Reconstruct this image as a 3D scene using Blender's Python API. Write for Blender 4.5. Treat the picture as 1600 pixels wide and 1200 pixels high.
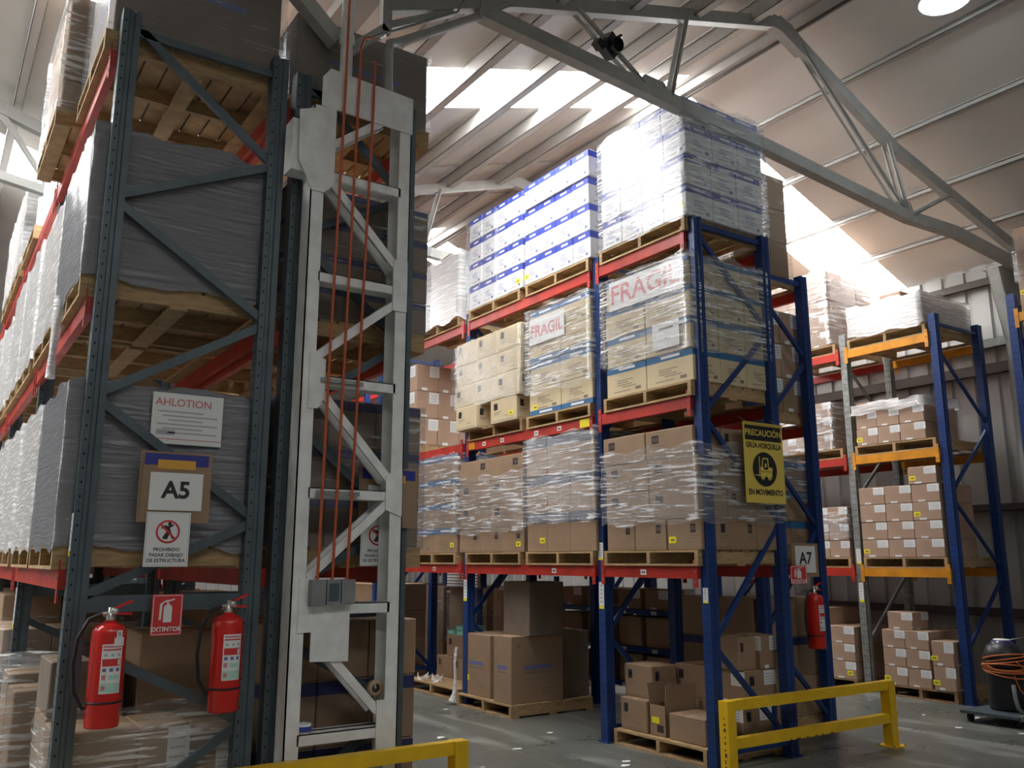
import bpy, bmesh, math, random
from mathutils import Vector, Matrix
random.seed(7)
R = math.radians
S = bpy.context.scene
for o in list(bpy.data.objects): bpy.data.objects.remove(o)
COL = S.collection

# ---------------------------------------------------------------- camera, world, exposure
cam = bpy.data.cameras.new('camera'); cam.sensor_width = 36; cam.lens = 36 * 1362 / 1600; cam.clip_end = 200
camo = bpy.data.objects.new('camera', cam); COL.objects.link(camo)
camo.location = (0, 0, 1.6); camo.rotation_euler = (R(90 + 11.42), 0, R(-34.0))
S.camera = camo
S.view_settings.view_transform = 'Standard'; S.view_settings.look = 'None'
S.view_settings.gamma = 1; S.view_settings.use_curve_mapping = False
S.view_settings.exposure = 0.0
w = bpy.data.worlds.new('world'); S.world = w; w.use_nodes = True
w.node_tree.nodes['Background'].inputs[0].default_value = (0.9, 0.95, 1, 1)
w.node_tree.nodes['Background'].inputs[1].default_value = 1.0
S.cycles.max_bounces = 8; S.cycles.diffuse_bounces = 5; S.cycles.glossy_bounces = 3
S.cycles.transparent_max_bounces = 16; S.cycles.sample_clamp_indirect = 4.0
S.cycles.use_denoising = True
SKYLIGHT = 29.0       # brightness of the daylight coming through the translucent roof sheets
LAMP = 30.0

# ---------------------------------------------------------------- materials
MATS = {}
def nodes(name):
    m = bpy.data.materials.new(name); m.use_nodes = True; MATS[name] = m
    nt = m.node_tree; b = nt.nodes['Principled BSDF']
    return m, nt, b
def mat(name, col, rough=0.6, metal=0.0, var=0.0, scale=8.0, bump=0.0, spec=0.5, dirt=None, stretch=None):
    if name in MATS: return MATS[name]
    m, nt, b = nodes(name)
    b.inputs['Base Color'].default_value = (*col, 1); b.inputs['Roughness'].default_value = rough
    b.inputs['Metallic'].default_value = metal; b.inputs['Specular IOR Level'].default_value = spec
    if var or bump or dirt:
        tc = nt.nodes.new('ShaderNodeTexCoord'); mp = nt.nodes.new('ShaderNodeMapping')
        nt.links.new(tc.outputs['Object'], mp.inputs[0])
        if stretch: mp.inputs['Scale'].default_value = stretch
        n = nt.nodes.new('ShaderNodeTexNoise'); n.inputs['Scale'].default_value = scale; n.inputs['Detail'].default_value = 5
        nt.links.new(mp.outputs[0], n.inputs['Vector'])
        if var or dirt:
            r = nt.nodes.new('ShaderNodeValToRGB')
            r.color_ramp.elements[0].position = .3; r.color_ramp.elements[1].position = .72
            c0 = dirt if dirt else [c * (1 - var) for c in col]
            r.color_ramp.elements[0].color = (*c0, 1); r.color_ramp.elements[1].color = (*[min(1, c * (1 + var * .5)) for c in col], 1)
            nt.links.new(n.outputs[0], r.inputs[0]); nt.links.new(r.outputs[0], b.inputs['Base Color'])
        if bump:
            bp = nt.nodes.new('ShaderNodeBump'); bp.inputs['Strength'].default_value = bump; bp.inputs['Distance'].default_value = .02
            nt.links.new(n.outputs[0], bp.inputs['Height']); nt.links.new(bp.outputs[0], b.inputs['Normal'])
    return m
def emit(name, col, s):
    m = bpy.data.materials.new(name); m.use_nodes = True; nt = m.node_tree; nt.nodes.clear()
    e = nt.nodes.new('ShaderNodeEmission'); e.inputs[0].default_value = (*col, 1); e.inputs[1].default_value = s
    o = nt.nodes.new('ShaderNodeOutputMaterial'); nt.links.new(e.outputs[0], o.inputs[0]); MATS[name] = m
    return m
slate = mat('slate_steel', (.085, .115, .135), .45, .2, .25, 6)
galv = mat('galvanised_steel', (.30, .32, .31), .5, .4, .3, 14)
blue = mat('blue_steel', (.010, .045, .19), .42, .1, .25, 5)
red = mat('red_beam', (.46, .03, .018), .45, 0, .3, 5)
orange = mat('orange_beam', (.72, .29, .015), .45, 0, .25, 6)
yellow = mat('yellow_rail', (.80, .50, .012), .32, 0, .18, 5, dirt=None)
scuff = mat('black_scuff', (.03, .025, .02), .8)
white_paint = mat('white_paint', (.86, .88, .88), .45, 0, .06, 9, dirt=(.70, .705, .69))
truss_paint = mat('truss_paint', (.42, .42, .40), .5, 0, .15, 6)
panel = mat('roof_lining', (.74, .715, .68), .5, 0, .07, 1.4, .05)
purlin_m = mat('purlin_paint', (.47, .46, .44), .55, 0, .10, 4)
sheet_wall = mat('wall_sheet', (.40, .40, .385), .42, .2, .22, 1.6, stretch=(1, 1, .3))
wall_grey = mat('plain_wall', (.34, .335, .32), .7)
dark_steel = mat('dark_girt', (.07, .055, .05), .6)
hole = mat('punched_hole', (.006, .007, .008), .9)
wood = mat('pallet_wood', (.43, .29, .145), .75, 0, .32, 9, .3, stretch=(1, 1, 5))
wood2 = mat('pallet_wood_dark', (.33, .20, .10), .8, 0, .35, 9, .3)
card_b = mat('brown_cardboard', (.32, .215, .135), .75, 0, .10, 3.5)
card_c = mat('cream_cardboard', (.60, .50, .32), .7, 0, .10, 3.5)
card_p = mat('pink_brown_cardboard', (.42, .285, .205), .75, 0, .12, 3.5)
card_w = mat('white_cardboard', (.76, .77, .78), .6, 0, .05, 3)
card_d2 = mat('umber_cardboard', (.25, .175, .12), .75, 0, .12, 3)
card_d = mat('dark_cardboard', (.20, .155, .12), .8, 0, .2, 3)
band_blue = mat('blue_print', (.035, .06, .36), .55, 0, .1, 6)
band_teal = mat('sea_blue_print', (.035, .14, .30), .55, 0, .1, 6)
band_navy = mat('navy_print', (.022, .03, .13), .6, 0, .2, 6)
band_grey = mat('grey_blue_print', (.085, .10, .135), .6, 0, .1, 6)
ink = mat('black_ink', (.03, .028, .03), .7)
ink_soft = mat('grey_ink', (.20, .16, .12), .7)
ink_blue = mat('blue_ink', (.14, .16, .35), .7)
tape_m = mat('parcel_tape', (.42, .31, .19), .3)
paper = mat('white_paper', (.78, .80, .80), .6)
paper_ink = mat('paper_grey_print', (.42, .44, .46), .7)
sticker_y = mat('yellow_sticker', (.85, .75, .02), .5)
red_ink = mat('red_ink', (.62, .04, .04), .6)
rose = mat('rose_ink', (.62, .22, .24), .6)
green_ink = mat('green_print', (.45, .70, .60), .6)
ext_red = mat('extinguisher_red', (.60, .018, .014), .22, 0, 0)
rubber = mat('black_rubber', (.012, .012, .013), .5)
chrome = mat('bright_metal', (.7, .7, .7), .25, .9)
sign_yel = mat('sign_yellow', (.70, .54, .10), .5)
sign_black = mat('sign_black', (.012, .012, .014), .5)
tape_blue = mat('blue_tape', (.03, .035, .26), .4)
tape_orange = mat('orange_tape', (.72, .38, .05), .5)
conduit_m = mat('orange_conduit', (.50, .095, .03), .5)
grey_box = mat('grey_plastic', (.24, .25, .26), .6, 0, .2, 12)
drum_m = mat('pale_blue_plastic', (.66, .74, .80), .35)
teal_m = mat('mint_carton', (.16, .50, .42), .6)
can_blue = mat('bright_blue_print', (.02, .25, .60), .4)
black_m = mat('black_plastic', (.015, .015, .018), .4)
purple_m = mat('violet_plastic', (.035, .03, .10), .3)
cord_m = mat('orange_cord', (.60, .17, .04), .5)
sky_m = emit('skylight_sheet', (1.0, .99, .97), SKYLIGHT)
lamp_m = emit('lamp_lens', (.85, .95, 1.0), LAMP)

# concrete floor
m, nt, b = nodes('concrete'); concrete = m
tc = nt.nodes.new('ShaderNodeTexCoord')
n1 = nt.nodes.new('ShaderNodeTexNoise'); n1.inputs['Scale'].default_value = 1.3; n1.inputs['Detail'].default_value = 8; n1.inputs['Roughness'].default_value = .65
n2 = nt.nodes.new('ShaderNodeTexNoise'); n2.inputs['Scale'].default_value = 5; n2.inputs['Detail'].default_value = 4
mp = nt.nodes.new('ShaderNodeMapping'); mp.inputs['Scale'].default_value = (1.2, .25, 1); mp.inputs['Rotation'].default_value = (0, 0, .5)
n3 = nt.nodes.new('ShaderNodeTexNoise'); n3.inputs['Scale'].default_value = 2.6; n3.inputs['Detail'].default_value = 6; n3.inputs['Distortion'].default_value = 1.2
nt.links.new(tc.outputs['Object'], n1.inputs['Vector']); nt.links.new(tc.outputs['Object'], n2.inputs['Vector'])
nt.links.new(tc.outputs['Object'], mp.inputs[0]); nt.links.new(mp.outputs[0], n3.inputs['Vector'])
r1 = nt.nodes.new('ShaderNodeValToRGB'); r1.color_ramp.elements[0].position = .2; r1.color_ramp.elements[1].position = .85
r1.color_ramp.elements[0].color = (.085, .09, .08, 1); r1.color_ramp.elements[1].color = (.145, .15, .135, 1)
r3 = nt.nodes.new('ShaderNodeValToRGB'); r3.color_ramp.elements[0].position = .54; r3.color_ramp.elements[1].position = .70
mix = nt.nodes.new('ShaderNodeMixRGB'); mix.blend_type = 'MIX'; mix.inputs[2].default_value = (.34, .345, .32, 1)
ml = nt.nodes.new('ShaderNodeMath'); ml.operation = 'MULTIPLY'; ml.inputs[1].default_value = .55
nt.links.new(n1.outputs[0], r1.inputs[0]); nt.links.new(n3.outputs[0], r3.inputs[0]); nt.links.new(r3.outputs[0], ml.inputs[0])
nt.links.new(ml.outputs[0], mix.inputs[0]); nt.links.new(r1.outputs[0], mix.inputs[1]); nt.links.new(mix.outputs[0], b.inputs['Base Color'])
rr = nt.nodes.new('ShaderNodeMapRange'); rr.inputs[3].default_value = .12; rr.inputs[4].default_value = .50
nt.links.new(n1.outputs[0], rr.inputs[0]); nt.links.new(rr.outputs[0], b.inputs['Roughness'])
bp = nt.nodes.new('ShaderNodeBump'); bp.inputs['Strength'].default_value = .03; bp.inputs['Distance'].default_value = .003
nt.links.new(n2.outputs[0], bp.inputs['Height']); nt.links.new(bp.outputs[0], b.inputs['Normal'])

def film(name, milk, streak, power=.8, tint=(.90, .91, .92), body=(.86, .87, .88)):
    """stretch film: clear plastic with white highlight streaks painted in; milk = haze of the layers, streak = share of painted highlights"""
    m = bpy.data.materials.new(name); m.use_nodes = True; MATS[name] = m
    nt = m.node_tree; nt.nodes.clear(); N = nt.nodes.new; L = nt.links.new
    out = N('ShaderNodeOutputMaterial'); tc = N('ShaderNodeTexCoord')
    def noise(sc, rot, scale, det, dist=0.0):
        mp = N('ShaderNodeMapping'); mp.inputs['Rotation'].default_value = rot; mp.inputs['Scale'].default_value = sc; L(tc.outputs['Object'], mp.inputs[0])
        n = N('ShaderNodeTexNoise'); n.inputs['Scale'].default_value = scale; n.inputs['Detail'].default_value = det; n.inputs['Roughness'].default_value = .6; n.inputs['Distortion'].default_value = dist
        L(mp.outputs[0], n.inputs['Vector']); return n
    fine = noise((.55, .55, 9), (.14, .14, 0), 4.6, 6, .5); broad = noise((1, 1, 1.6), (0, 0, 0), 2.6, 3, .4)
    a = N('ShaderNodeMapRange'); a.interpolation_type = 'SMOOTHSTEP'; a.inputs[1].default_value = .66 - .16 * streak; a.inputs[2].default_value = .74 - .13 * streak; L(fine.outputs[0], a.inputs[0])
    b_ = N('ShaderNodeMapRange'); b_.interpolation_type = 'SMOOTHSTEP'; b_.inputs[1].default_value = .50 - .18 * streak; b_.inputs[2].default_value = .66 - .18 * streak; L(broad.outputs[0], b_.inputs[0])
    ml = N('ShaderNodeMath'); ml.operation = 'MULTIPLY'; L(a.outputs[0], ml.inputs[0]); L(b_.outputs[0], ml.inputs[1])
    r = N('ShaderNodeMath'); r.operation = 'MULTIPLY_ADD'; r.use_clamp = True; r.inputs[1].default_value = power; r.inputs[2].default_value = milk; L(ml.outputs[0], r.inputs[0])  # white highlights painted into the film colour by the streak mask
    bp = N('ShaderNodeBump'); bp.inputs['Strength'].default_value = .8; bp.inputs['Distance'].default_value = .025; L(fine.outputs[0], bp.inputs['Height'])
    tr = N('ShaderNodeBsdfTransparent'); tr.inputs[0].default_value = (*tint, 1)
    d = N('ShaderNodeBsdfPrincipled'); d.inputs['Base Color'].default_value = (*body, 1); d.inputs['Roughness'].default_value = .3; L(bp.outputs[0], d.inputs['Normal'])
    g = N('ShaderNodeBsdfGlossy'); g.inputs['Roughness'].default_value = .22; g.inputs[0].default_value = (.9, .92, .95, 1); L(bp.outputs[0], g.inputs['Normal'])
    m1 = N('ShaderNodeMixShader'); L(r.outputs[0], m1.inputs[0]); L(tr.outputs[0], m1.inputs[1]); L(d.outputs[0], m1.inputs[2])
    m2 = N('ShaderNodeMixShader'); m2.inputs[0].default_value = .09; L(m1.outputs[0], m2.inputs[1]); L(g.outputs[0], m2.inputs[2])
    L(m2.outputs[0], out.inputs[0]); return m
film_clear = film('clear_film', .03, .55, .55)
film_mid = film('glint_film', .09, .95, .72)
film_heavy_lit = film('thick_lit_film', .58, 1.0, .32)  # whiteness raised to carry the blown-out glare on skylit loads
film_shaded = film('shaded_film', .66, .45, .30, tint=(.62, .63, .67), body=(.25, .262, .30))  # same film, its colour darkened for the shade at the rack end

# ---------------------------------------------------------------- mesh builder
class MB:
    def __init__(s): s.v = []; s.f = []; s.mi = []; s.ms = []; s.sm = []
    def m(s, mt):
        if mt not in s.ms: s.ms.append(mt)
        return s.ms.index(mt)
    def add(s, vs, fs, mt, smooth=False):
        b = len(s.v); s.v += [tuple(v) for v in vs]; k = s.m(mt)
        for f in fs: s.f.append([b + i for i in f]); s.mi.append(k); s.sm.append(smooth)
        return s
    def box(s, x0, x1, y0, y1, z0, z1, mt, rz=0, c=None):
        vs = [Vector((x, y, z)) for x in (x0, x1) for y in (y0, y1) for z in (z0, z1)]
        if rz:
            c = Vector(c or ((x0 + x1) / 2, (y0 + y1) / 2, 0)); M = Matrix.Rotation(rz, 3, 'Z'); vs = [M @ (v - c) + c for v in vs]
        return s.add(vs, [(0, 1, 3, 2), (4, 6, 7, 5), (0, 4, 5, 1), (2, 3, 7, 6), (0, 2, 6, 4), (1, 5, 7, 3)], mt)
    def bar(s, p, q, w, t, mt, side=(0, 1, 0)):
        """flat bar from p to q; t thick along 'side', w across it"""
        p, q = Vector(p), Vector(q); d = (q - p).normalized(); n = Vector(side); n = (n - d * n.dot(d)).normalized(); u = d.cross(n)
        vs = [a + u * (i * w / 2) + n * (j * t / 2) for a in (p, q) for i in (-1, 1) for j in (-1, 1)]
        return s.add(vs, [(0, 1, 3, 2), (4, 6, 7, 5), (0, 4, 5, 1), (2, 3, 7, 6), (0, 2, 6, 4), (1, 5, 7, 3)], mt)
    def tube(s, pts, r, mt, seg=10, cap=True):
        pts = [Vector(p) for p in pts]; n = len(pts); rings = []; up = None
        for i, p in enumerate(pts):
            d = (pts[min(i + 1, n - 1)] - pts[max(i - 1, 0)]).normalized()
            if up is None: up = d.orthogonal().normalized()
            up = (up - d * up.dot(d)).normalized(); w_ = d.cross(up)
            rings.append([p + (up * math.cos(2 * math.pi * k / seg) + w_ * math.sin(2 * math.pi * k / seg)) * (r[i] if isinstance(r, list) else r) for k in range(seg)])
        vs = [v for rg in rings for v in rg]; fs = [(i * seg + k, i * seg + (k + 1) % seg, (i + 1) * seg + (k + 1) % seg, (i + 1) * seg + k) for i in range(n - 1) for k in range(seg)]
        s.add(vs, fs, mt, True)
        if cap: s.add(rings[0], [tuple(range(seg))[::-1]], mt); s.add(rings[-1], [tuple(range(seg))], mt)
        return s
    def lathe(s, prof, mt, c=(0, 0, 0), seg=28, axis='z'):
        vs = []
        for r, z in prof:
            for k in range(seg):
                a = 2 * math.pi * k / seg
                v = Vector((r * math.cos(a), r * math.sin(a), z))
                if axis == 'y': v = Vector((v.x, v.z, v.y))
                if axis == 'x': v = Vector((v.z, v.x, v.y))
                vs.append(v + Vector(c))
        n = len(prof)
        return s.add(vs, [(i * seg + k, i * seg + (k + 1) % seg, (i + 1) * seg + (k + 1) % seg, (i + 1) * seg + k) for i in range(n - 1) for k in range(seg)], mt, True)
    def prism(s, poly, y0, y1, mt, plane='xz'):
        """polygon in a plane given thickness along the third axis"""
        n = len(poly)
        if plane == 'xz': vs = [(x, y, z) for y in (y0, y1) for x, z in poly]
        elif plane == 'yz': vs = [(x, y, z) for x in (y0, y1) for y, z in poly]
        else: vs = [(x, y, z) for z in (y0, y1) for x, y in poly]
        return s.add(vs, [tuple(range(n)), tuple(range(n, 2 * n))[::-1]] + [(i, (i + 1) % n, n + (i + 1) % n, n + i) for i in range(n)], mt)
    def quad(s, a, b_, c, d, mt): return s.add([a, b_, c, d], [(0, 1, 2, 3)], mt)
    def mesh(s, name, off=(0, 0, 0)):
        me = bpy.data.meshes.new(name); o = Vector(off)
        me.from_pydata([tuple(Vector(v) - o) for v in s.v], [], s.f)
        for mt in s.ms: me.materials.append(mt)
        me.polygons.foreach_set('material_index', s.mi); me.polygons.foreach_set('use_smooth', s.sm)
        bm = bmesh.new(); bm.from_mesh(me); bmesh.ops.recalc_face_normals(bm, faces=bm.faces); bm.to_mesh(me); bm.free(); me.update()
        return me
def wloc(o): 
    v = Vector((0, 0, 0))
    while o: v = v + o.location; o = o.parent
    return v
def part(name, mb, parent, label=None, local=False):
    """mesh given in world coordinates becomes a child of its thing"""
    me = mb.mesh(name, (0, 0, 0) if local else wloc(parent)); o = bpy.data.objects.new(name, me); COL.objects.link(o); o.parent = parent
    if label: o['label'] = label
    return o
def thing(name, label, cat, loc=(0, 0, 0), rz=0, group=None):
    o = bpy.data.objects.new(name, None); COL.objects.link(o); o.location = loc; o.rotation_euler.z = rz; o.empty_display_size = .1
    o['label'] = label; o['category'] = cat
    if group: o['group'] = group
    return o
def solo(name, mb, label, cat, group=None, loc=None, kind=None):
    loc = loc or (0, 0, 0); me = mb.mesh(name, loc); o = bpy.data.objects.new(name, me); COL.objects.link(o); o.location = loc
    if label: o['label'] = label; o['category'] = cat
    if group: o['group'] = group
    if kind: o['kind'] = kind
    return o
def struct(name, mb): 
    o = solo(name, mb, None, None); o['kind'] = 'structure'; return o
CARTONS = []
def place(name, me, label, cat, loc, rz=0, group=None):
    o = bpy.data.objects.new(name, me); COL.objects.link(o); CARTONS.append(o); o.location = loc; o.rotation_euler.z = rz
    o['label'] = label; o['category'] = cat
    if group: o['group'] = group
    return o
def text(name, s, size, mt, parent, loc, rot=(R(90), 0, 0), sx=1.0, align='CENTER', bold=0.0, label=None):
    """lettering as a flat mesh; loc is in world coordinates"""
    cu = bpy.data.curves.new(name, 'FONT'); cu.body = s; cu.size = size; cu.align_x = align; cu.align_y = 'CENTER'; cu.offset = bold; cu.resolution_u = 3
    t = bpy.data.objects.new(name + '_t', cu); me = bpy.data.meshes.new_from_object(t); bpy.data.objects.remove(t); bpy.data.curves.remove(cu)
    me.materials.clear(); me.materials.append(mt)
    o = bpy.data.objects.new(name, me); COL.objects.link(o); o.parent = parent; o.location = Vector(loc) - wloc(parent); o.rotation_euler = rot; o.scale = (sx, 1, 1)
    if label: o['label'] = label
    return o

# ---------------------------------------------------------------- the building
XW, ZE, SR = 11.6, 5.51, .39          # right wall, eave height, right slope
XR = 7.12; ZR = ZE + SR * (XW - XR)   # ridge
XV = 2.3; SL = .31; ZV = ZR - SL * (XR - XV)   # valley above the white column
XR2 = -3.0; ZR2 = ZV + SL * (XV - XR2); XL = -8.0; ZL = ZR2 - .31 * (XR2 - XL)
Y0, Y1 = -5.0, 23.0
mb = MB(); mb.box(XL, XW + .4, Y0, Y1, -.2, 0, concrete); struct('floor', mb)
def slab(mb, xa, za, xb, zb, ya, yb, mt, t=.06):
    mb.add([(xa, ya, za), (xb, ya, zb), (xb, yb, zb), (xa, yb, za), (xa, ya, za + t), (xb, ya, zb + t), (xb, yb, zb + t), (xa, yb, za + t)],
           [(0, 1, 2, 3), (4, 7, 6, 5), (0, 4, 5, 1), (1, 5, 6, 2), (2, 6, 7, 3), (3, 7, 4, 0)], mt)
slopes = [('ceiling_right', XR, ZR, XW + .1, ZE - .039, [(6.9, 7.85), (12.9, 13.85)]),
          ('ceiling_middle', XR, ZR, XV, ZV, [(-1.6, -1.27), (6.6, 7.5), (12.4, 13.3)]),  # band at negative y is unseen, added as fill for the near end faces
          ('ceiling_left', XR2, ZR2, XV, ZV, [(-1.6, -1.27), (6.75, 7.6), (10.9, 12.1)]),  # first band is again an unseen skylight, added as fill from front left
          ('ceiling_far_left', XR2, ZR2, XL, ZL, [(6.6, 7.6), (12.6, 13.6)])]
k = 0
for nm, xa, za, xb, zb, sky in slopes:
    mb = MB(); y = Y0
    for a, b_ in sky:
        slab(mb, xa, za, xb, zb, y, a, panel); y = b_
    slab(mb, xa, za, xb, zb, y, Y1, panel); struct(nm, mb)
    for a, b_ in sky:
        k += 1; s = MB(); f1 = .03
        slab(s, xa + (xb - xa) * f1, za + (zb - za) * f1, xb - (xb - xa) * .02, zb - (zb - za) * .02, a, b_, sky_m, .02); struct('window_%d' % k, s)
        s = MB(); slab(s, xa, za, xa + (xb - xa) * f1, za + (zb - za) * f1, a, b_, panel, .06)
        slab(s, xb - (xb - xa) * .02, zb - (zb - za) * .02, xb, zb, a, b_, panel, .06); struct('trim_%d' % k, s)
# thin seams between the lining sheets
def purlin(x, z, s, depth, wdt=.07, y0=Y0, y1=Y1):
    mb = MB(); mb.box(x - .003, x + .003, y0, y1, z - depth, z - .004, purlin_m); mb.box(x - .003, x + wdt, y0, y1, z - depth, z - depth + .006, purlin_m)
    mb.box(x - .003, x + wdt, y0, y1, z - .03, z - .02, purlin_m); mb.box(x + wdt - .004, x + wdt, y0, y1, z - depth, z - depth + .02, purlin_m)
    o = solo('purlin', mb, None, None); o['kind'] = 'structure'
for x in (8.04, 9.0, 9.95, 10.78): purlin(x, ZE + SR * (XW - x), SR, .08, .06)
for x in (6.25, 5.45, 4.65, 3.85, 3.05): purlin(x, ZV + SL * (x - XV), SL, .19, .08)
for x in (1.35, .35, -.65, -1.65): purlin(x, ZV + SL * (XV - x), SL, .14, .08)
for x in (-4, -5, -6, -7): purlin(x, ZR2 - .31 * (XR2 - x), SL, .14, .08)
mb = MB(); mb.box(XR - .07, XR + .07, Y0, Y1, ZR - .17, ZR - .07, purlin_m); mb.box(XR - .012, XR + .012, Y0, Y1, ZR - .2, ZR - .17, dark_steel); struct('ridge_beam', mb)
mb = MB(); mb.box(XV - .12, XV + .12, Y0, Y1, ZV - .12, ZV - .02, purlin_m); struct('valley_gutter', mb)
for y in (4.3, 9.3, 10.6, 15.4):           # sheet joints of the lining
    mb = MB(); mb.bar((XV + .1, y, ZV + .0), (XR - .08, y, ZR - .035), .02, .012, purlin_m, (0, 0, 1)); struct('ceiling_joint', mb)
# corrugated walls
def corr(name, x, y0, y1, z0, z1, mt, pitch=.316, d=.035, axis='y', flip=1):
    mb = MB(); pr = []; y = y0
    while y < y1:
        for t, o in ((0, 0), (.70, 0), (.76, 1), (.94, 1)):
            yy = y + t * pitch
            if yy <= y1: pr.append((yy, o * d * flip))
        y += pitch
    pr.append((y1, 0)); vs = []
    for z in (z0, z1):
        for a, o in pr: vs.append((x + o, a, z) if axis == 'y' else (a, x + o, z))
    n = len(pr); mb.add(vs, [(i, i + 1, n + i + 1, n + i) for i in range(n - 1)], mt)
    o = struct(name, mb); sm = o.modifiers.new('thickness', 'SOLIDIFY'); sm.thickness = .004; return o
corr('wall_right', XW, Y0, Y1, 0, ZE - .02, sheet_wall)
corr('wall_back', Y1, XL, XW, 0, 7.3, wall_grey, axis='x')
mb = MB(); mb.box(XL - .1, XL, Y0, Y1, 0, 6, wall_grey); struct('wall_left', mb)
mb = MB(); mb.box(XL, XW + .1, Y0 - .1, Y0, 0, 7.5, wall_grey); struct('wall_front', mb)
for z0, z1, mt in ((5.2, 5.3, dark_steel), (4.0, 4.14, dark_steel), (4.35, 4.47, galv), (2.22, 2.31, dark_steel), (.9, 1.0, dark_steel)):
    mb = MB(); mb.box(XW - .12, XW - .112, Y0, Y1, z0, z1, mt); mb.box(XW - .12, XW - .004, Y0, Y1, z1 - .006, z1, mt); mb.box(XW - .12, XW - .06, Y0, Y1, z0, z0 + .006, mt)
    struct('wall_girt', mb)
# wall column carrying the truss end
t = thing('wall_column', 'pale tapered steel wall column at the end of the roof truss', 'column', (11.35, 5.35, 0))
mb = MB(); 
pl = [(11.28, 0), (11.44, 0), (11.46, 5.25), (10.98, 5.25), (11.26, 4.35)]
mb.prism(pl, 5.28, 5.292, truss_paint); mb.prism(pl, 5.42, 5.432, truss_paint)
for (xa, za), (xb, zb) in ((pl[0], pl[4]), (pl[4], pl[3]), (pl[1], pl[2])): mb.add([(xa, 5.28, za), (xa, 5.432, za), (xb, 5.432, zb), (xb, 5.28, zb)], [(0, 1, 2, 3)], truss_paint)
part('shaft', mb, t); mb = MB(); mb.box(11.0, 11.5, 5.2, 5.5, 5.25, 5.27, truss_paint); part('cap_plate', mb, t)
mb = MB(); mb.box(11.2, 11.5, 5.22, 5.49, 0, .02, truss_paint); part('base_plate', mb, t)

def truss(y, label, near):
    t = thing('roof_truss', label, 'truss', (XR, y, 5.3))
    def sq(pts, w_, nm, d=.08):
        mb = MB()
        for a, b_ in zip(pts[:-1], pts[1:]): mb.bar((a[0], y, a[1]), (b_[0], y, b_[1]), w_, d, truss_paint)
        return part(nm, mb, t)
    sq([(2.36, 5.47), (3.44, 5.92), (6.72, 6.96)], .12, 'top_chord'); sq([(6.68, 6.97), (8.6, 6.10), (11.25, 5.40)], .14, 'top_chord')
    sq([(3.12, 5.72), (6.43, 5.51), (8.72, 5.33), (9.7, 5.36), (11.2, 5.22)], .125, 'bottom_chord', .1)
    for a, b_ in (((4.05, 6.10), (4.80, 5.64)), ((5.36, 6.5), (5.12, 5.62)), ((7.02, 6.80), (8.60, 5.40)), ((8.42, 6.15), (8.68, 5.38)), ((9.62, 5.80), (8.78, 5.36)), ((3.44, 5.9), (3.2, 5.72))):
        mb = MB()
        for s_ in (-.035, .035): mb.bar((a[0], y + s_, a[1]), (b_[0], y + s_, b_[1]), .045, .012, truss_paint)
        mb.bar((a[0], y - .04, a[1]), (b_[0], y - .04, b_[1]), .008, .05, truss_paint); part('strut', mb, t)
    for x, z in ((4.95, 5.62), (8.68, 5.38)):
        mb = MB(); mb.prism([(x - .22, z - .04), (x + .22, z - .05), (x + .12, z + .13), (x - .12, z + .14)], y - .012, y + .012, truss_paint); part('gusset_plate', mb, t)
    mb = MB(); mb.prism([(6.45, 6.86), (6.6, 7.0), (6.85, 6.98), (7.15, 6.8), (7.02, 6.70), (6.7, 6.84)], y - .05, y + .05, truss_paint); part('knee_plate', mb, t)
    return t
truss(5.1, 'pale grey welded roof truss crossing above the racks from white column to wall', True)
truss(9.7, 'farther roof truss seen behind the top shelf cartons of the blue rack', False)
# left span truss, farther back
t = thing('roof_truss', 'pale truss of the left roof bay seen at the upper left corner', 'truss', (0, 9.7, 6))
mb = MB(); mb.bar((XV, 9.7, ZV - .3), (XR2, 9.7, ZR2 - .25), .12, .1, truss_paint); part('top_chord', mb, t)
mb = MB(); mb.bar((XV, 9.7, 5.1), (XR2, 9.7, 5.9), .09, .1, truss_paint); part('bottom_chord', mb, t)
for a in (-2.2, -1.0, .2):
    mb = MB(); mb.bar((a, 9.7, ZV + SL * (XV - a) - .27), (a + .6, 9.7, 5.1 + (XV - a - .6) * .15), .05, .06, truss_paint); part('strut', mb, t)
t = thing('roof_truss', 'pale truss of the left roof bay joining the white column from the left', 'truss', (0, 5.1, 6))
mb = MB(); mb.bar((2.0, 5.1, 5.05), (1.2, 5.1, 5.75), .10, .1, truss_paint); mb.bar((1.2, 5.1, 5.75), (XR2, 5.1, ZR2 - .3), .1, .1, truss_paint); part('top_chord', mb, t)
mb = MB(); mb.bar((2.08, 5.1, 5.0), (2.36, 5.1, 5.28), .07, .06, truss_paint); mb.bar((2.36, 5.1, 5.25), (2.36, 5.1, 5.7), .07, .06, truss_paint); mb.bar((2.36, 5.1, 5.3), (2.9, 5.1, 5.62), .05, .05, truss_paint); part('strut', mb, t)

# high bay lamps
def lamp(x, y, z, zc, label):
    t = thing('high_bay_lamp', label, 'lamp', (x, y, z), group='high bay lamps under the roof')
    mb = MB(); mb.lathe([(.10, .12), (.22, .06), (.24, 0), (.235, 0), (.2, .05), (.1, .1)], grey_box, (x, y, z)); part('reflector', mb, t)
    mb = MB(); mb.lathe([(0.001, -.015), (.12, -.012), (.225, .004), (0.001, .01)], lamp_m, (x, y, z)); part('lens', mb, t)
    mb = MB(); mb.tube([(x, y, z + .1), (x, y, zc + .05)], .01, grey_box, 8); part('stem', mb, t)
lamp(7.60, 3.86, 6.84, 6.98, 'round lit lamp cut by the top edge of the photo')

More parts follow.
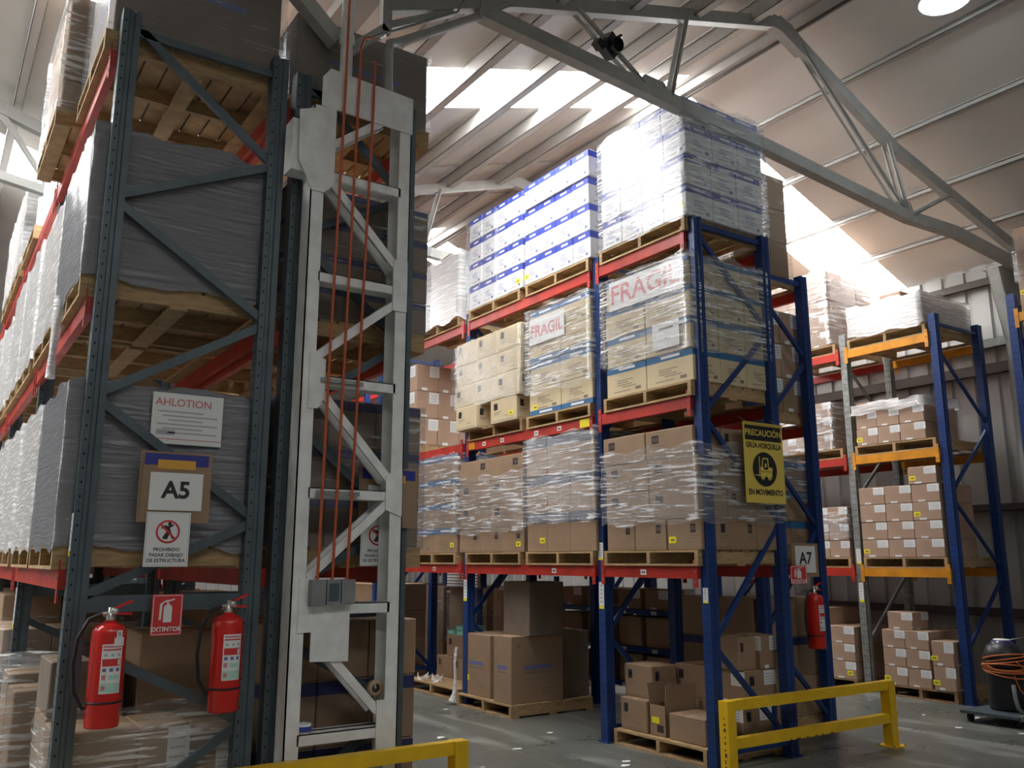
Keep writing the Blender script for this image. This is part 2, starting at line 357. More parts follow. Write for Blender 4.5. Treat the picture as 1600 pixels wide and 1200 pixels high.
# ---------------------------------------------------------------- racks
def upright(root, x, y, ztop, mt, hole_sides=('-y', '-x'), w_=.10, d=.09, name='upright_post'):
    """perforated folded-steel post; x,y is its lower-left front corner"""
    mb = MB(); g = .018
    mb.prism([(x, y), (x + .034, y), (x + .04, y + g * .5), (x + w_ - .04, y + g * .5), (x + w_ - .034, y), (x + w_, y), (x + w_, y + d), (x + w_ - .012, y + d), (x + w_ - .012, y + .02), (x + .012, y + .02), (x + .012, y + d), (x, y + d)], .012, ztop, mt, 'xy')
    z = .12; e = .0012
    while z < ztop - .03:
        if '-y' in hole_sides:
            for hx in (x + .017,): mb.quad((hx - .005, y - e, z), (hx + .005, y - e, z), (hx + .004, y - e, z + .013), (hx - .004, y - e, z + .013), hole)
        for sd, sx in (('-x', x - e), ('+x', x + w_ + e)):
            if sd in hole_sides:
                for hy in (y + .028, y + .062): mb.quad((sx, hy - .005, z), (sx, hy + .005, z), (sx, hy + .004, z + .015), (sx, hy - .004, z + .015), hole)
        z += .075
    p = part(name, mb, root)
    mb = MB(); mb.box(x - .02, x + w_ + .02, y - .02, y + d + .02, 0, .012, mt); part('foot_plate', mb, p)
    return p
def frame(root, xa, xb, y, ztop, mt, zig, horiz=(), bw=.05, **kw):
    """xa..xb outer faces; zig = list of (side, z) nodes of the zigzag bracing"""
    pa = upright(root, xa, y, ztop, mt, **kw); pb = upright(root, xb - .10, y, ztop, mt, **kw); yc = y + .035
    X = {'a': xa + .085, 'b': xb - .085}
    for (s0, z0), (s1, z1) in zig:
        mb = MB(); mb.bar((X[s0], yc, z0), (X[s1], yc, z1), bw, .03, mt)
        for s_, z in ((s0, z0), (s1, z1)): mb.lathe([(0.0001, -.012), (.011, -.012), (.011, 0), (0.0001, 0)], galv, (X[s_], yc - .016, z), 8, 'y')
        part('diagonal_brace', mb, root)
    for z, hw in horiz:
        mb = MB(); mb.bar((X['a'] - .02, yc, z), (X['b'] + .02, yc, z), hw, .03, mt); part('horizontal_brace', mb, root)
    return pa, pb
def beam(root, x, y0, y1, z1, mt, h=.10, d=.045, side=-1):
    """load beam along y on the aisle side (side=-1) or the far side; z1 is its top"""
    mb = MB(); xa, xb = (x, x + d)
    mb.box(xa, xb, y0, y1, z1 - h, z1, mt); mb.box(xa + (.0 if side > 0 else .02), xb + (.0 if side < 0 else -.02), y0, y1, z1, z1 + .002, mt)
    o = part('load_beam', mb, root)
    for yy in (y0, y1 - .045):
        mb = MB(); xx = x - .006 if side < 0 else x + d - .002
        mb.box(xx, xx + .008, yy, yy + .045, z1 - h - .07, z1 + .05, mt)
        for zz in (z1 + .02, z1 - .05, z1 - .13): mb.box(xx - .004, xx + .01, yy + .015, yy + .03, zz, zz + .012, galv)
        part('end_connector', mb, o)
    return o
def bays(root, xa, xb, ys, zs, mts):
    for i in range(len(ys) - 1):
        for z in zs:
            mt = mts(i, z)
            beam(root, xa - .03, ys[i] + .09, ys[i + 1], z, mt); beam(root, xb - .02, ys[i] + .09, ys[i + 1], z, mt, side=1)
def tag(parent, x0, x1, y, z0, z1, plane, label, mt=paper):
    mb = MB(); e = .003
    if plane == '-y': mb.box(x0, x1, y - e, y, z0, z1, mt); mb.box(x0, x1, y - e - .0004, y, z0, z0 + (z1 - z0) * .12, sticker_y); 
    else: mb.box(y - e, y, x0, x1, z0, z1, mt); mb.box(y - e - .0004, y, x0, x1, z0, z0 + (z1 - z0) * .12, sticker_y)
    for q in range(5):
        zz = z0 + (z1 - z0) * (.22 + q * .15)
        if plane == '-y': mb.box(x0 + (x1 - x0) * .3, x1 - (x1 - x0) * .3, y - e - .0006, y, zz, zz + (z1 - z0) * .08, paper_ink)
        else: mb.box(y - e - .0006, y, x0 + (x1 - x0) * .3, x1 - (x1 - x0) * .3, zz, zz + (z1 - z0) * .08, paper_ink)
    part('location_tag', mb, parent, label)
def beamtag(beam_o, x, y, z, w_=.07, h=.045, mt=paper):
    mb = MB(); mb.box(x - .003, x, y, y + w_, z, z + h, mt)
    if mt is paper: mb.box(x - .0036, x, y + .012, y + w_ - .012, z + .012, z + h - .014, ink_soft)
    part('shelf_tag', mb, beam_o)

# --- grey rack, left row
A1 = thing('pallet_rack', 'grey steel pallet rack with the A5 sign and two fire extinguishers, left row', 'rack', (.672, 5.06, 0))
zA = [(('a', 4.70), ('b', 4.06)), (('a', 3.64), ('b', 4.02)), (('a', 3.58), ('b', 3.04)), (('b', 2.98), ('a', 2.50)), (('a', 2.44), ('b', 1.86)), (('b', 1.80), ('a', 1.42)), (('a', 1.16), ('b', .76)), (('b', .70), ('a', .14))]
ysA = [5.06, 7.55, 10.05, 12.55, 15.05, 17.5]
for i, y in enumerate(ysA):
    pa, pb = frame(A1, .672, 1.672, y, 4.78, slate, zA if i < 3 else zA[:6], ((4.66, .05), (1.375, .085)), hole_sides=('-y', '-x') if i < 2 else ('-y',))
    if i == 0: tag(pa, 5.075, 5.13, .672, 1.62, 1.84, '-x', 'white location tag with a yellow end')
    if i == 1: tag(pa, 7.565, 7.62, .672, 1.10, 1.40, '-x', 'white location tag with a yellow end')
bays(A1, .672, 1.672, ysA, (1.55, 3.03, 4.54), lambda i, z: red)
# --- grey rack, second row, back to back
A2 = thing('pallet_rack', 'grey steel pallet rack standing behind the white lattice column', 'rack', (1.73, 5.06, 0))
for i, y in enumerate(ysA):
    frame(A2, 1.73, 2.60, y, 4.72, slate, zA if i < 3 else zA[:6], ((4.62, .05), (1.30, .085)), hole_sides=('-y', '+x') if i < 2 else ('-y',))
bays(A2, 1.73, 2.60, ysA, (1.55, 2.99, 4.50), lambda i, z: red)
# --- blue rack, aisle row
zC = [(('a', 4.40), ('b', 3.68)), (('b', 3.60), ('a', 2.84)), (('a', 2.76), ('b', 1.95)), (('b', 1.88), ('a', .98)), (('a', .90), ('b', .14))]
ysC = [5.06, 6.36, 8.80, 11.25, 13.70, 16.15]
C1 = thing('pallet_rack', 'blue upright pallet rack with red beams holding the white and blue cartons', 'rack', (5.32, 5.06, 0))
cu = []
for i, y in enumerate(ysC):
    cu.append(frame(C1, 5.32, 6.30, y, 4.56, blue, zC, ((4.49, .05), (.12, .05)), .042, hole_sides=('-y', '-x') if i < 2 else ('-y',)))
for i in range(len(ysC) - 1):
    for z in (1.55, 2.96, 4.43):
        bo = beam(C1, 5.29, ysC[i] + .09, ysC[i + 1], z, red); beam(C1, 6.28, ysC[i] + .09, ysC[i + 1], z, red, side=1)
        if z == 2.96 and i == 1:
            for yy in (6.95, 7.35, 8.0, 8.38): beamtag(bo, 5.29, yy, z - .075)
            beamtag(bo, 5.29, 6.50, z - .09, .15, .08, sticker_y); beamtag(bo, 5.29, 8.62, z - .09, .14, .08, orange)
        if z == 1.55: beamtag(bo, 5.29, ysC[i] + .7, z - .075)
tag(cu[1][0], 6.37, 6.44, 5.32, 1.60, 1.76, '-x', 'white location tag with a yellow end'); tag(cu[1][0], 6.37, 6.44, 5.32, 1.16, 1.40, '-x', 'white location tag with a yellow end')
tag(cu[2][0], 8.81, 8.88, 5.32, 1.14, 1.38, '-x', 'white location tag with a yellow end'); tag(cu[0][0], 5.075, 5.13, 5.32, 1.26, 1.38, '-x', 'small pale location tag')
# --- blue rack, second row behind it
ysC2 = [5.62, 8.1, 10.6, 13.1]
C2 = thing('pallet_rack', 'blue pallet rack row behind the first, its end set back beside the A7 sign', 'rack', (6.62, 5.62, 0))
for i, y in enumerate(ysC2): frame(C2, 6.62, 7.58, y, 4.56, blue, zC, ((4.47, .05),), .042, hole_sides=('-y', '+x') if i < 1 else ('-y',))
bays(C2, 6.62, 7.58, ysC2, (1.55, 2.96, 4.43), lambda i, z: red)
# --- rack along the right wall
D = thing('pallet_rack', 'rack along the metal wall with one orange bay and one red bay', 'rack', (10, 5.62, 0))
zD = [(('a', 4.1), ('b', 3.3)), (('b', 3.2), ('a', 2.4)), (('a', 2.3), ('b', 1.5)), (('b', 1.4), ('a', .6))]
ysD = [5.62, 6.88, 9.35, 11.8]
for i, y in enumerate(ysD):
    mt = galv if i == 1 else blue
    pa, pb = frame(D, 10.0, 11.08, y, 4.56, mt, zD, ((4.44, .035),), .035, hole_sides=('-y', '-x') if i < 2 else ('-y',))
    if i == 1: tag(pa, 6.89, 6.95, 10.0, 1.55, 1.74, '-x', 'pale yellow location tag', sticker_y if 0 else paper); tag(pa, 6.89, 6.95, 10.0, 1.08, 1.32, '-x', 'pale location tag')
bays(D, 10.0, 11.08, ysD, (1.50, 2.91, 4.32), lambda i, z: orange if i == 0 else red)
E_ = thing('pallet_rack', 'blue upright with orange beams at the right edge of the photo', 'rack', (10, 4.70, 0))
for i, y in enumerate((4.68, 2.2)): frame(E_, 10.0, 11.08, y, 4.56, blue, zD, ((4.44, .035),), .035)
for z in (2.91, 4.32): 
    beam(E_, 9.97, 2.29, 4.68, z, orange); beam(E_, 11.06, 2.29, 4.68, z, orange, side=1)

# ---------------------------------------------------------------- pallets
PAL = {}
def pallet_parts(lx, ly, dark):
    key = (lx, ly, dark)
    if key in PAL: return PAL[key]
    mt = wood2 if dark else wood; d = MB(); n = 8; bw = (lx - .0) / n * .90
    for i in range(n):
        x = -lx / 2 + (lx - bw) * i / (n - 1); d.box(x, x + bw, -ly / 2, ly / 2, .112, .13, mt)
    s = MB(); s.box(-lx / 2, lx / 2, -.02, .02, .018, .112, mt)
    b_ = MB()
    for i in range(3):
        x = -lx / 2 + (lx - .1) * i / 2; b_.box(x, x + .1, -ly / 2, ly / 2, 0, .018, mt)
    PAL[key] = (d.mesh('deck_boards'), s.mesh('stringer'), b_.mesh('bottom_boards')); return PAL[key]
def pallet(x0, x1, y0, y1, z, label, dark=False, rz=0, group='wooden pallets on the racks and floor'):
    lx, ly = round(x1 - x0, 2), round(y1 - y0, 2); d, s, b_ = pallet_parts(lx, ly, dark)
    t = thing('wooden_pallet', label, 'pallet', ((x0 + x1) / 2, (y0 + y1) / 2, z), rz, group)
    for nm, me, off in (('deck_boards', d, 0), ('stringer', s, -ly / 2 + .022), ('stringer', s, 0), ('stringer', s, ly / 2 - .022), ('bottom_boards', b_, 0)):
        o = bpy.data.objects.new(nm, me); COL.objects.link(o); o.parent = t; o.location = (0, off, 0)
    return t

# ---------------------------------------------------------------- cartons
STY = {  # body, band material, band position (from, to of height), decoration
    'white': (card_w, band_blue, .74, 1.0, 'lines'), 'cream_top': (card_c, band_teal, .78, 1.0, 'lines'), 'cream_low': (card_c, band_teal, 0, .2, 'lines'),
    'cream': (card_c, None, 0, 0, 'logo'), 'brown': (card_b, None, 0, 0, 'logo'), 'brown2': (card_b, None, 0, 0, 'logo2'), 'darkband': (card_b, band_grey, .74, 1.0, 'none'),
    'blueband': (card_d2, band_navy, .78, .96, 'none'), 'tag': (card_p, None, 0, 0, 'none'), 'plain': (card_b, None, 0, 0, 'none'), 'big': (card_b, None, 0, 0, 'big'), 'grey': (card_d, None, 0, 0, 'none'), 'cream_band_grey': (card_b, band_teal, .76, 1.0, 'lines'), 'greybox': (card_d, None, 0, 0, 'big')}
CM = {}
def carton_mesh(lx, ly, lz, sty):
    key = (round(lx, 3), round(ly, 3), round(lz, 3), sty)
    if key in CM: return CM[key]
    body, band, b0, b1, deco = STY[sty]; mb = MB(); hx, hy = lx / 2, ly / 2; c = min(.007, lz * .04)
    oct_ = [(-hx + c, -hy), (hx - c, -hy), (hx, -hy + c), (hx, hy - c), (hx - c, hy), (-hx + c, hy), (-hx, hy - c), (-hx, -hy + c)]
    ins = [(x * (1 - c / hx), y * (1 - c / hy)) for x, y in oct_]
    zs = [0, c] + ([lz * b0] if band and b0 > .05 else []) + ([lz * b1] if band and b1 < .95 else []) + [lz - c, lz]
    rings = [(ins if z in (0, lz) else oct_, z) for z in zs]
    for (ra, za), (rb, zb) in zip(rings[:-1], rings[1:]):
        zm = (za + zb) / 2 / lz; mt = band if band and b0 <= zm <= b1 else body
        mb.add([(x, y, za) for x, y in ra] + [(x, y, zb) for x, y in rb], [(i, (i + 1) % 8, 8 + (i + 1) % 8, 8 + i) for i in range(8)], mt)
    mb.add([(x, y, 0) for x, y in ins], [tuple(range(8))[::-1]], body); mb.add([(x, y, lz) for x, y in ins], [tuple(range(8))], body)
    e = .0012
    def face(u0, u1, z0, z1, mt, sides=(0, 1, 2, 3)):   # u in -1..1 across the face, z 0..1
        z0, z1 = z0 * lz, z1 * lz
        if 0 in sides: mb.quad((u0 * hx, -hy - e, z0), (u1 * hx, -hy - e, z0), (u1 * hx, -hy - e, z1), (u0 * hx, -hy - e, z1), mt)
        if 1 in sides: mb.quad((-hx - e, -u0 * hy, z0), (-hx - e, -u1 * hy, z0), (-hx - e, -u1 * hy, z1), (-hx - e, -u0 * hy, z1), mt)
        if 2 in sides: mb.quad((-u0 * hx, hy + e, z0), (-u1 * hx, hy + e, z0), (-u1 * hx, hy + e, z1), (-u0 * hx, hy + e, z1), mt)
        if 3 in sides: mb.quad((hx + e, u0 * hy, z0), (hx + e, u1 * hy, z0), (hx + e, u1 * hy, z1), (hx + e, u0 * hy, z1), mt)
    tw = .022 / max(hx, .05)
    if body in (card_b, card_p, card_c, card_d) and deco != 'lines': mb.box(-hx + c, hx - c, -.025, .025, lz, lz + .0012, tape_m); 
    if deco == 'lines':
        lift = .28 if b0 == 0 else 0
        for q, (ua, ub) in enumerate(((-.45, .35), (-.45, .1), (-.45, .3), (-.2, .5))): face(ua, ub, .50 + lift * .5 - q * .075, .525 + lift * .5 - q * .075, ink_blue if body is card_w else ink_soft)
        face(-.6, .2, .14 + lift * .35, .165 + lift * .35, ink_soft); face(.45, .72, .12 + lift * .4, .22 + lift * .4, ink_blue if body is card_w else ink_soft)
        if band: face(-.35, .45, (b0 + b1) / 2 - .035, (b0 + b1) / 2 + .045, card_w, (0, 1) if body is card_w else (1,))
    elif deco in ('logo', 'logo2'):
        o = -.72 if deco == 'logo' else .38; s_ = .26
        face(o, o + .30, .55, .55 + s_ + .02, ink); 
        for q in range(3): face(o + .05 + q * .08, o + .09 + q * .08, .62, .76, body)
        face(o, o + .55, .44, .465, ink_soft); face(o, o + .4, .36, .38, ink_soft); face(-.9, .9, .08, .1, ink_soft); face(.1, .5, .25, .27, ink_soft)
    elif deco == 'big':
        face(-.5, .55, .50, .56, ink_blue); face(-.52, .5, .44, .465, ink_soft); face(.1, .6, .2, .215, ink_soft); face(.2, .5, .15, .165, ink_soft); face(-.8, -.65, .82, .90, ink_soft)
    CM[key] = mb.mesh('carton'); return CM[key]
LABM = {}
def label_part(o, lx, ly, lz, faces='xy'):
    """white address sheet near the upper edge and a small strip at the bottom, on the aisle side and/or the near end"""
    for f in faces:
        key = (round(lx, 2), round(ly, 2), round(lz, 2), f)
        if key not in LABM:
            h = (ly if f == 'x' else lx) / 2; d = (lx if f == 'x' else ly) / 2; a = MB(); b_ = MB(); w_ = min(.15, h * .9)
            def put(m_, u0, u1, z0, z1, mt, e):
                if f == 'x': m_.box(-d - e, -d - e + .001, -u1, -u0, z0, z1, mt)
                else: m_.box(u0, u1, -d - e, -d - e + .001, z0, z1, mt)
            put(a, h * .25 - w_ * .1, h * .25 + w_ * .9, lz * .55, lz * .97, paper, .0024)
            for q in range(4): put(a, h * .25, h * .25 + w_ * .7, lz * (.62 + q * .08), lz * (.64 + q * .08), paper_ink, .0032)
            put(b_, -h * .55, -h * .05, lz * .03, lz * .13, paper, .0024)
            LABM[key] = (a.mesh('shipping_label'), b_.mesh('barcode_strip'))
        for nm, me in zip(('shipping_label', 'barcode_strip'), LABM[key]):
            c = bpy.data.objects.new(nm, me); COL.objects.link(c); c.parent = o; c['label'] = 'white shipping label' if nm == 'shipping_label' else 'small white strip'
SM = {}
def sticker(o, lx, ly, lz, v=0):
    key = (round(lx, 2), round(ly, 2), round(lz, 2), v)
    if key not in SM:
        a = MB(); hx, hy = lx / 2, ly / 2; y = hy * (-.75 if v == 0 else .45); a.box(-hx - .003, -hx - .0016, y, y + .085, lz * .22, lz * .22 + .055, sticker_y)
        a.box(-hx - .0034, -hx - .003, y + .02, y + .065, lz * .22 + .018, lz * .22 + .034, ink_soft); SM[key] = a.mesh('yellow_sticker')
    c = bpy.data.objects.new('yellow_sticker', SM[key]); COL.objects.link(c); c.parent = o; c['label'] = 'yellow sticker'
ORD = ['nearest', 'second', 'third', 'fourth', 'fifth', 'sixth']; LAY = ['bottom', 'second', 'third', 'fourth', 'fifth', 'sixth']
KIND = {'white': 'white_carton', 'tag': 'labelled_carton', 'cream': 'cream_carton', 'cream_top': 'cream_carton', 'cream_low': 'cream_carton'}
KIND.update({'brown': 'printed_carton', 'brown2': 'printed_carton', 'big': 'printed_carton', 'greybox': 'printed_carton', 'darkband': 'banded_carton', 'blueband': 'banded_carton', 'cream_band_grey': 'banded_carton'})
for k_ in STY: KIND.setdefault(k_, 'brown_carton')
LOOK = {'white': 'white blue-topped carton', 'cream_top': 'cream blue-topped carton', 'cream_low': 'cream blue-footed carton', 'cream': 'plain cream carton',
        'brown': 'brown black-marked carton', 'brown2': 'brown black-marked carton', 'darkband': 'brown dark-topped carton', 'blueband': 'brown blue-banded carton', 'tag': 'brown white-labelled carton',
        'plain': 'plain brown carton', 'big': 'large brown carton', 'grey': 'dark brown carton', 'cream_band_grey': 'brown blue-topped carton', 'greybox': 'dark printed carton'}
def stack(where, x0, y0, z0, lx, lz, rows, depth, group, jit=.004, end_only=False, full=False, labels='', stick=(), faces='xy'):
    """rows: per layer (style, [carton lengths along y], dx, dy). Only the cartons that stand on the open faces are built."""
    z = z0; n = 0
    for L, row in enumerate(rows):
        sty, lens, dx, dy = row[:4]; h = row[4] if len(row) > 4 else lz; y = y0 + dy
        for j, ly in enumerate(lens):
            for i in range(depth):
                if not (full or i == 0 or j == 0): continue
                if end_only and j > 0: continue
                g = .004; me = carton_mesh(lx - g, ly - g, h - .001, sty)
                cx = x0 + dx + lx * (i + .5) + random.uniform(-jit, jit); cy = y + ly / 2 + random.uniform(-jit, jit) * .3
                pos = (ORD[j] + ' aisle-side') if i == 0 else (ORD[i] + ' along end') if j == 0 else ('inner ' + ORD[i] + ORD[j])
                lab = '%s, %s layer, %s, %s' % (LOOK[sty], LAY[L], pos, where)
                o = place(KIND[sty], me, lab, 'box', (cx, cy, z), random.uniform(-.006, .006), group)
                if labels and (i == 0 or 'y' in faces): label_part(o, lx - g, ly - g, h - .001, faces)
                if (L, j, i) in stick: sticker(o, lx - g, ly - g, h, stick[(L, j, i)])
                n += 1
            y += ly
        z += h
    return z
def wrap(label, x0, x1, y0, y1, z0, z1, mt, amp=.003, sides='abcd', slack=0.0, group='stretch film round the pallet loads', top=False):
    """film sheet round a load, one crumpled skin"""
    mb = MB(); random.seed(int((x0 * 31 + y0 * 17 + z0 * 7) * 100)); step = .07
    amp = min(amp, .02) * .5; per = []
    def run(a, b_):
        n = max(2, int((Vector(b_) - Vector(a)).length / step))
        return [(a[0] + (b_[0] - a[0]) * i / n, a[1] + (b_[1] - a[1]) * i / n) for i in range(n)]
    c = [(x0, y0), (x1, y0), (x1, y1), (x0, y1)]
    for i in range(4): per += run(c[i], c[(i + 1) % 4])
    nz = max(3, int((z1 - z0) / .06)); n = len(per); vs = []
    ph = [random.uniform(0, 6.28) for _ in range(6)]
    cx, cy = (x0 + x1) / 2, (y0 + y1) / 2
    for k in range(nz + 1):
        zz = z0 + (z1 - z0) * k / nz
        for i, (x, y) in enumerate(per):
            a = amp * (1 + math.sin(i * 1.3 + k * .9 + ph[0]) * .5 + math.sin(i * .37 + k * 2.1 + ph[1]) * .5) + random.uniform(0, amp * .6)
            d = Vector((x - cx, y - cy)); sx = 1 if d.x > 0 else -1; sy = 1 if d.y > 0 else -1
            ox = sx * a if abs(abs(x - cx) - (x1 - x0) / 2) < 1e-6 else 0; oy = sy * a if abs(abs(y - cy) - (y1 - y0) / 2) < 1e-6 else 0
            dz = (math.sin(i * .8 + ph[2]) * .02 + random.uniform(-.012, .012)) if k in (0, nz) else 0
            vs.append((x + ox, y + oy, zz + dz))
    fs = [(k * n + i, k * n + (i + 1) % n, (k + 1) * n + (i + 1) % n, (k + 1) * n + i) for k in range(nz) for i in range(n)]
    mb.add(vs, fs, mt, True)
    if top: mb.add(vs[nz * n:], [tuple(range(n))], mt, True)
    o = solo('stretch_film', mb, label, 'plastic film', group, (cx, cy, z0)); return o

T = .13
# ---- blue rack, aisle row --------------------------------------------------
gW = 'white and blue cartons on the top shelf'
pallet(5.27, 6.29, 5.12, 6.28, 4.432, 'pallet under the nearest white cartons, top of the blue rack')
zt = 4.432 + T
stack('near top-shelf stack', 5.265, 5.08, zt, .335, .288, [('white', [.285] * 4, 0, 0), ('white', [.285] * 4, -.01, 0), ('white', [.285] * 4, 0, -.02), ('white', [.285] * 4, .03, .03)], 3, gW, stick={(0, 0, 0): 0})
wrap('shiny film round the nearest white cartons on the blue rack', 5.24, 6.30, 5.04, 6.24, zt - .02, zt + 1.13, film_mid, .006)
pallet(5.27, 6.29, 6.45, 7.55, 4.432, 'pallet under the middle white cartons, top of the blue rack')
stack('middle top-shelf stack', 5.265, 6.41, zt, .335, .288, [('white', [.285] * 4, 0, .0), ('white', [.285] * 4, 0, .0), ('white', [.285] * 4, 0, .01), ('white', [.285] * 4, -.02, -.02)], 2, gW, stick={(0, 3, 0): 1})
pallet(5.27, 6.29, 7.66, 8.76, 4.432, 'pallet under the far white cartons, top of the blue rack')
stack('far top-shelf stack', 5.265, 7.60, zt, .335, .288, [('white', [.285] * 4, 0, .0), ('white', [.285] * 4, 0, .0), ('white', [.285] * 4, 0, .0), ('white', [.285] * 4, .0, .0)], 2, gW, stick={(0, 0, 0): 0})
wrap('film round the rear part of the far white cartons', 5.24, 6.30, 8.10, 8.77, zt, zt + 1.1, film_clear, .006)
pallet(5.27, 6.29, 8.98, 10.1, 4.432, 'pallet under the low greyish load past the white cartons')
stack('low load past the white cartons', 5.28, 8.98, zt, .335, .28, [('plain', [.37] * 3, 0, 0), ('plain', [.37] * 3, 0, 0), ('plain', [.37] * 3, 0, 0)], 2, 'cartons under heavy film past the white stacks')
wrap('bright white heavy film round the low load past the white cartons', 5.25, 6.30, 8.95, 10.12, zt - .03, zt + .86, film_heavy_lit, .01, top=True)
# middle shelf
pallet(5.27, 6.29, 5.12, 6.26, 2.962, 'pallet under the wrapped load with the paper sheet, middle shelf'); zt = 2.962 + T
gM = 'cream cartons with blue bands on the middle shelf'
stack('middle-shelf load by rack end', 5.285, 5.10, zt, .335, .283, [('cream_top', [.58, .55], 0, 0), ('cream_top', [.56, .54], .0, .01), ('cream_top', [.58, .55], .0, 0), ('cream_top', [.56, .54], .01, .02)], 3, gM)
wrap('shiny creased film round the load with red lettering, rack end', 5.245, 6.30, 5.07, 6.25, zt + .26, zt + 1.14, film_mid, .008)
t = thing('red_lettered_sheet', 'white sheet with red lettering high on the wrapped load, rack end', 'sheet', (5.24, 5.7, 3.95))
mb = MB(); mb.box(5.264, 5.266, 5.16, 6.14, 3.92, 4.20, paper); part('paper', mb, t)
text('lettering', 'FRAGIL', .26, rose, t, (5.2625, 5.66, 4.06), (R(90), 0, R(-90)), 1.1, bold=.004, label='rose red lettering')
t = thing('paper_sheet', 'white printed sheet taped on the middle of the wrapped load', 'sheet', (5.24, 5.4, 3.5))
mb = MB(); mb.box(5.264, 5.266, 5.23, 5.56, 3.42, 3.66, paper); mb.box(5.2632, 5.264, 5.30, 5.48, 3.59, 3.61, ink_soft); mb.box(5.2632, 5.264, 5.25, 5.54, 3.50, 3.503, ink_soft); part('paper', mb, t)
pallet(5.27, 6.29, 6.46, 7.54, 2.962, 'pallet under the glossy wrapped cream load, middle shelf')
stack('glossy middle-shelf load', 5.285, 6.44, zt, .335, .285, [('cream_low', [.50, .56], 0, 0), ('cream_top', [.52, .52], 0, .0), ('cream_low', [.50, .56], 0, 0), ('cream_top', [.52, .52], 0, .01)], 2, gM, stick={(0, 1, 0): 1})
wrap('very shiny film round the cream load beside the second upright', 5.245, 6.30, 6.42, 7.52, zt + .22, zt + 1.16, film_mid, .009)
t = thing('red_lettered_sheet', 'white sheet with red lettering under film, second load on the middle shelf', 'sheet', (5.24, 7.1, 3.95))
mb = MB(); mb.box(5.264, 5.266, 6.85, 7.47, 3.86, 4.14, paper); part('paper', mb, t)
text('lettering', 'FRAGIL', .18, rose, t, (5.2625, 7.16, 3.99), (R(90), 0, R(-90)), 1.0, bold=.003, label='rose red lettering')
pallet(5.27, 6.29, 7.62, 8.74, 2.962, 'dark pallet under the plain cream cartons, middle shelf', dark=True)
gP = 'plain cream cartons on the middle shelf'
stack('plain cream middle-shelf stack', 5.25, 7.60, zt, .35, .27, [('cream', [.56, .05, .52], -.06, .06)], 1, gP, stick={(0, 0, 0): 0}) if 0 else None
place('cream_carton', carton_mesh(.34, .52, .27, 'cream'), 'cream carton at the foot of the plain stack, nearer one', 'box', (5.40, 7.93, zt), 0, gP)
sticker(bpy.context.scene.collection.objects[-1] if 0 else COL.objects[-1], .34, .52, .27, 0)
place('cream_carton', carton_mesh(.34, .46, .27, 'cream'), 'cream carton at the foot of the plain stack, overhanging the far side', 'box', (5.36, 8.66, zt), 0, gP)
stack('upper part of plain cream stack', 5.25, 7.62, zt + .27, .35, .27, [('cream', [.46] * 3, -.02, 0), ('cream', [.46] * 3, 0, 0), ('cream', [.46] * 3, 0, 0)], 2, gP)
wrap('streaky film round the upper plain cream cartons', 5.21, 5.97, 7.60, 9.02, zt + .27, zt + 1.05, film_clear, .008)
pallet(5.27, 6.29, 10.12, 11.2, 2.962, 'pallet under the tall brown load seen past the grey rack')
stack('tall brown load past grey rack', 5.30, 10.12, zt, .33, .36, [('tag', [.5, .5], 0, 0), ('tag', [.5, .5], 0, 0), ('tag', [.5, .5], 0, 0)], 3, 'brown cartons of the tall far load', labels='y')
# first shelf
zt = 1.552 + T
gB = 'brown cartons on the first shelf'
pallet(5.27, 6.29, 5.12, 6.30, 1.552, 'pallet under the big wrapped brown load, first shelf')
stack('first-shelf load by rack end', 5.285, 5.09, zt, .335, .258, [('brown2', [.40, .40, .38], 0, 0), ('brown', [.60, .58], .0, .0), ('brown', [.60, .58], .0, .0), ('brown', [.58, .58], .0, .05)], 3, gB, stick={(0, 0, 0): 1})
wrap('crumpled shiny film round the big brown load, first shelf', 5.26, 6.30, 5.06, 6.30, zt + .22, zt + .88, film_mid, .010)
pallet(5.27, 6.29, 6.46, 7.56, 1.552, 'pallet under the tall dark-topped cartons, first shelf')
stack('tall dark-topped load', 5.285, 6.42, zt, .335, .385, [('darkband', [.40, .38, .36], 0, 0), ('darkband', [.40, .38, .36], 0, 0), ('darkband', [.40, .38, .36], 0, 0)], 2, gB, stick={(0, 2, 0): 0})
wrap('silvery film round the tall dark-topped cartons', 5.26, 6.30, 6.40, 7.58, zt + .28, zt + 1.17, film_mid, .010)
pallet(5.27, 6.29, 7.66, 8.78, 1.552, 'pallet under the brown load left of the dark-topped cartons')
stack('leaning brown load', 5.285, 7.62, zt, .335, .262, [('brown2', [.42, .44, .46], 0, 0), ('brown', [.66, .66], 0, 0), ('brown', [.66, .66], 0, 0), ('brown2', [.66, .66], .0, .0)], 2, gB, stick={(0, 0, 0): 0})
wrap('film wound across the brown load left of the dark-topped cartons', 5.26, 6.30, 7.60, 8.97, zt + .2, zt + .85, film_mid, .010)
pallet(5.27, 6.29, 9.0, 10.15, 1.552, 'pallet under the blue-banded cartons nearest the grey rack')
stack('load next to grey rack', 5.285, 9.0, zt, .335, .295, [('cream_band_grey', [.58, .56], 0, 0), ('cream_band_grey', [.56, .56], 0, 0), ('cream_band_grey', [.58, .56], 0, 0), ('cream_band_grey', [.56, .56], 0, 0)], 2, gB, stick={(0, 0, 0): 0})
wrap('film round the blue-banded cartons nearest the grey rack', 5.26, 6.30, 8.98, 10.16, zt + .22, zt + 1.19, film_mid, .008)
pallet(5.27, 6.29, 10.25, 11.2, 1.552, 'pallet of the dark load past the blue-banded cartons', dark=True)
stack('dark load past blue-banded cartons', 5.285, 10.25, zt, .335, .3, [('plain', [.45, .45], 0, 0)] * 3, 2, 'brown cartons deep in the first shelf')
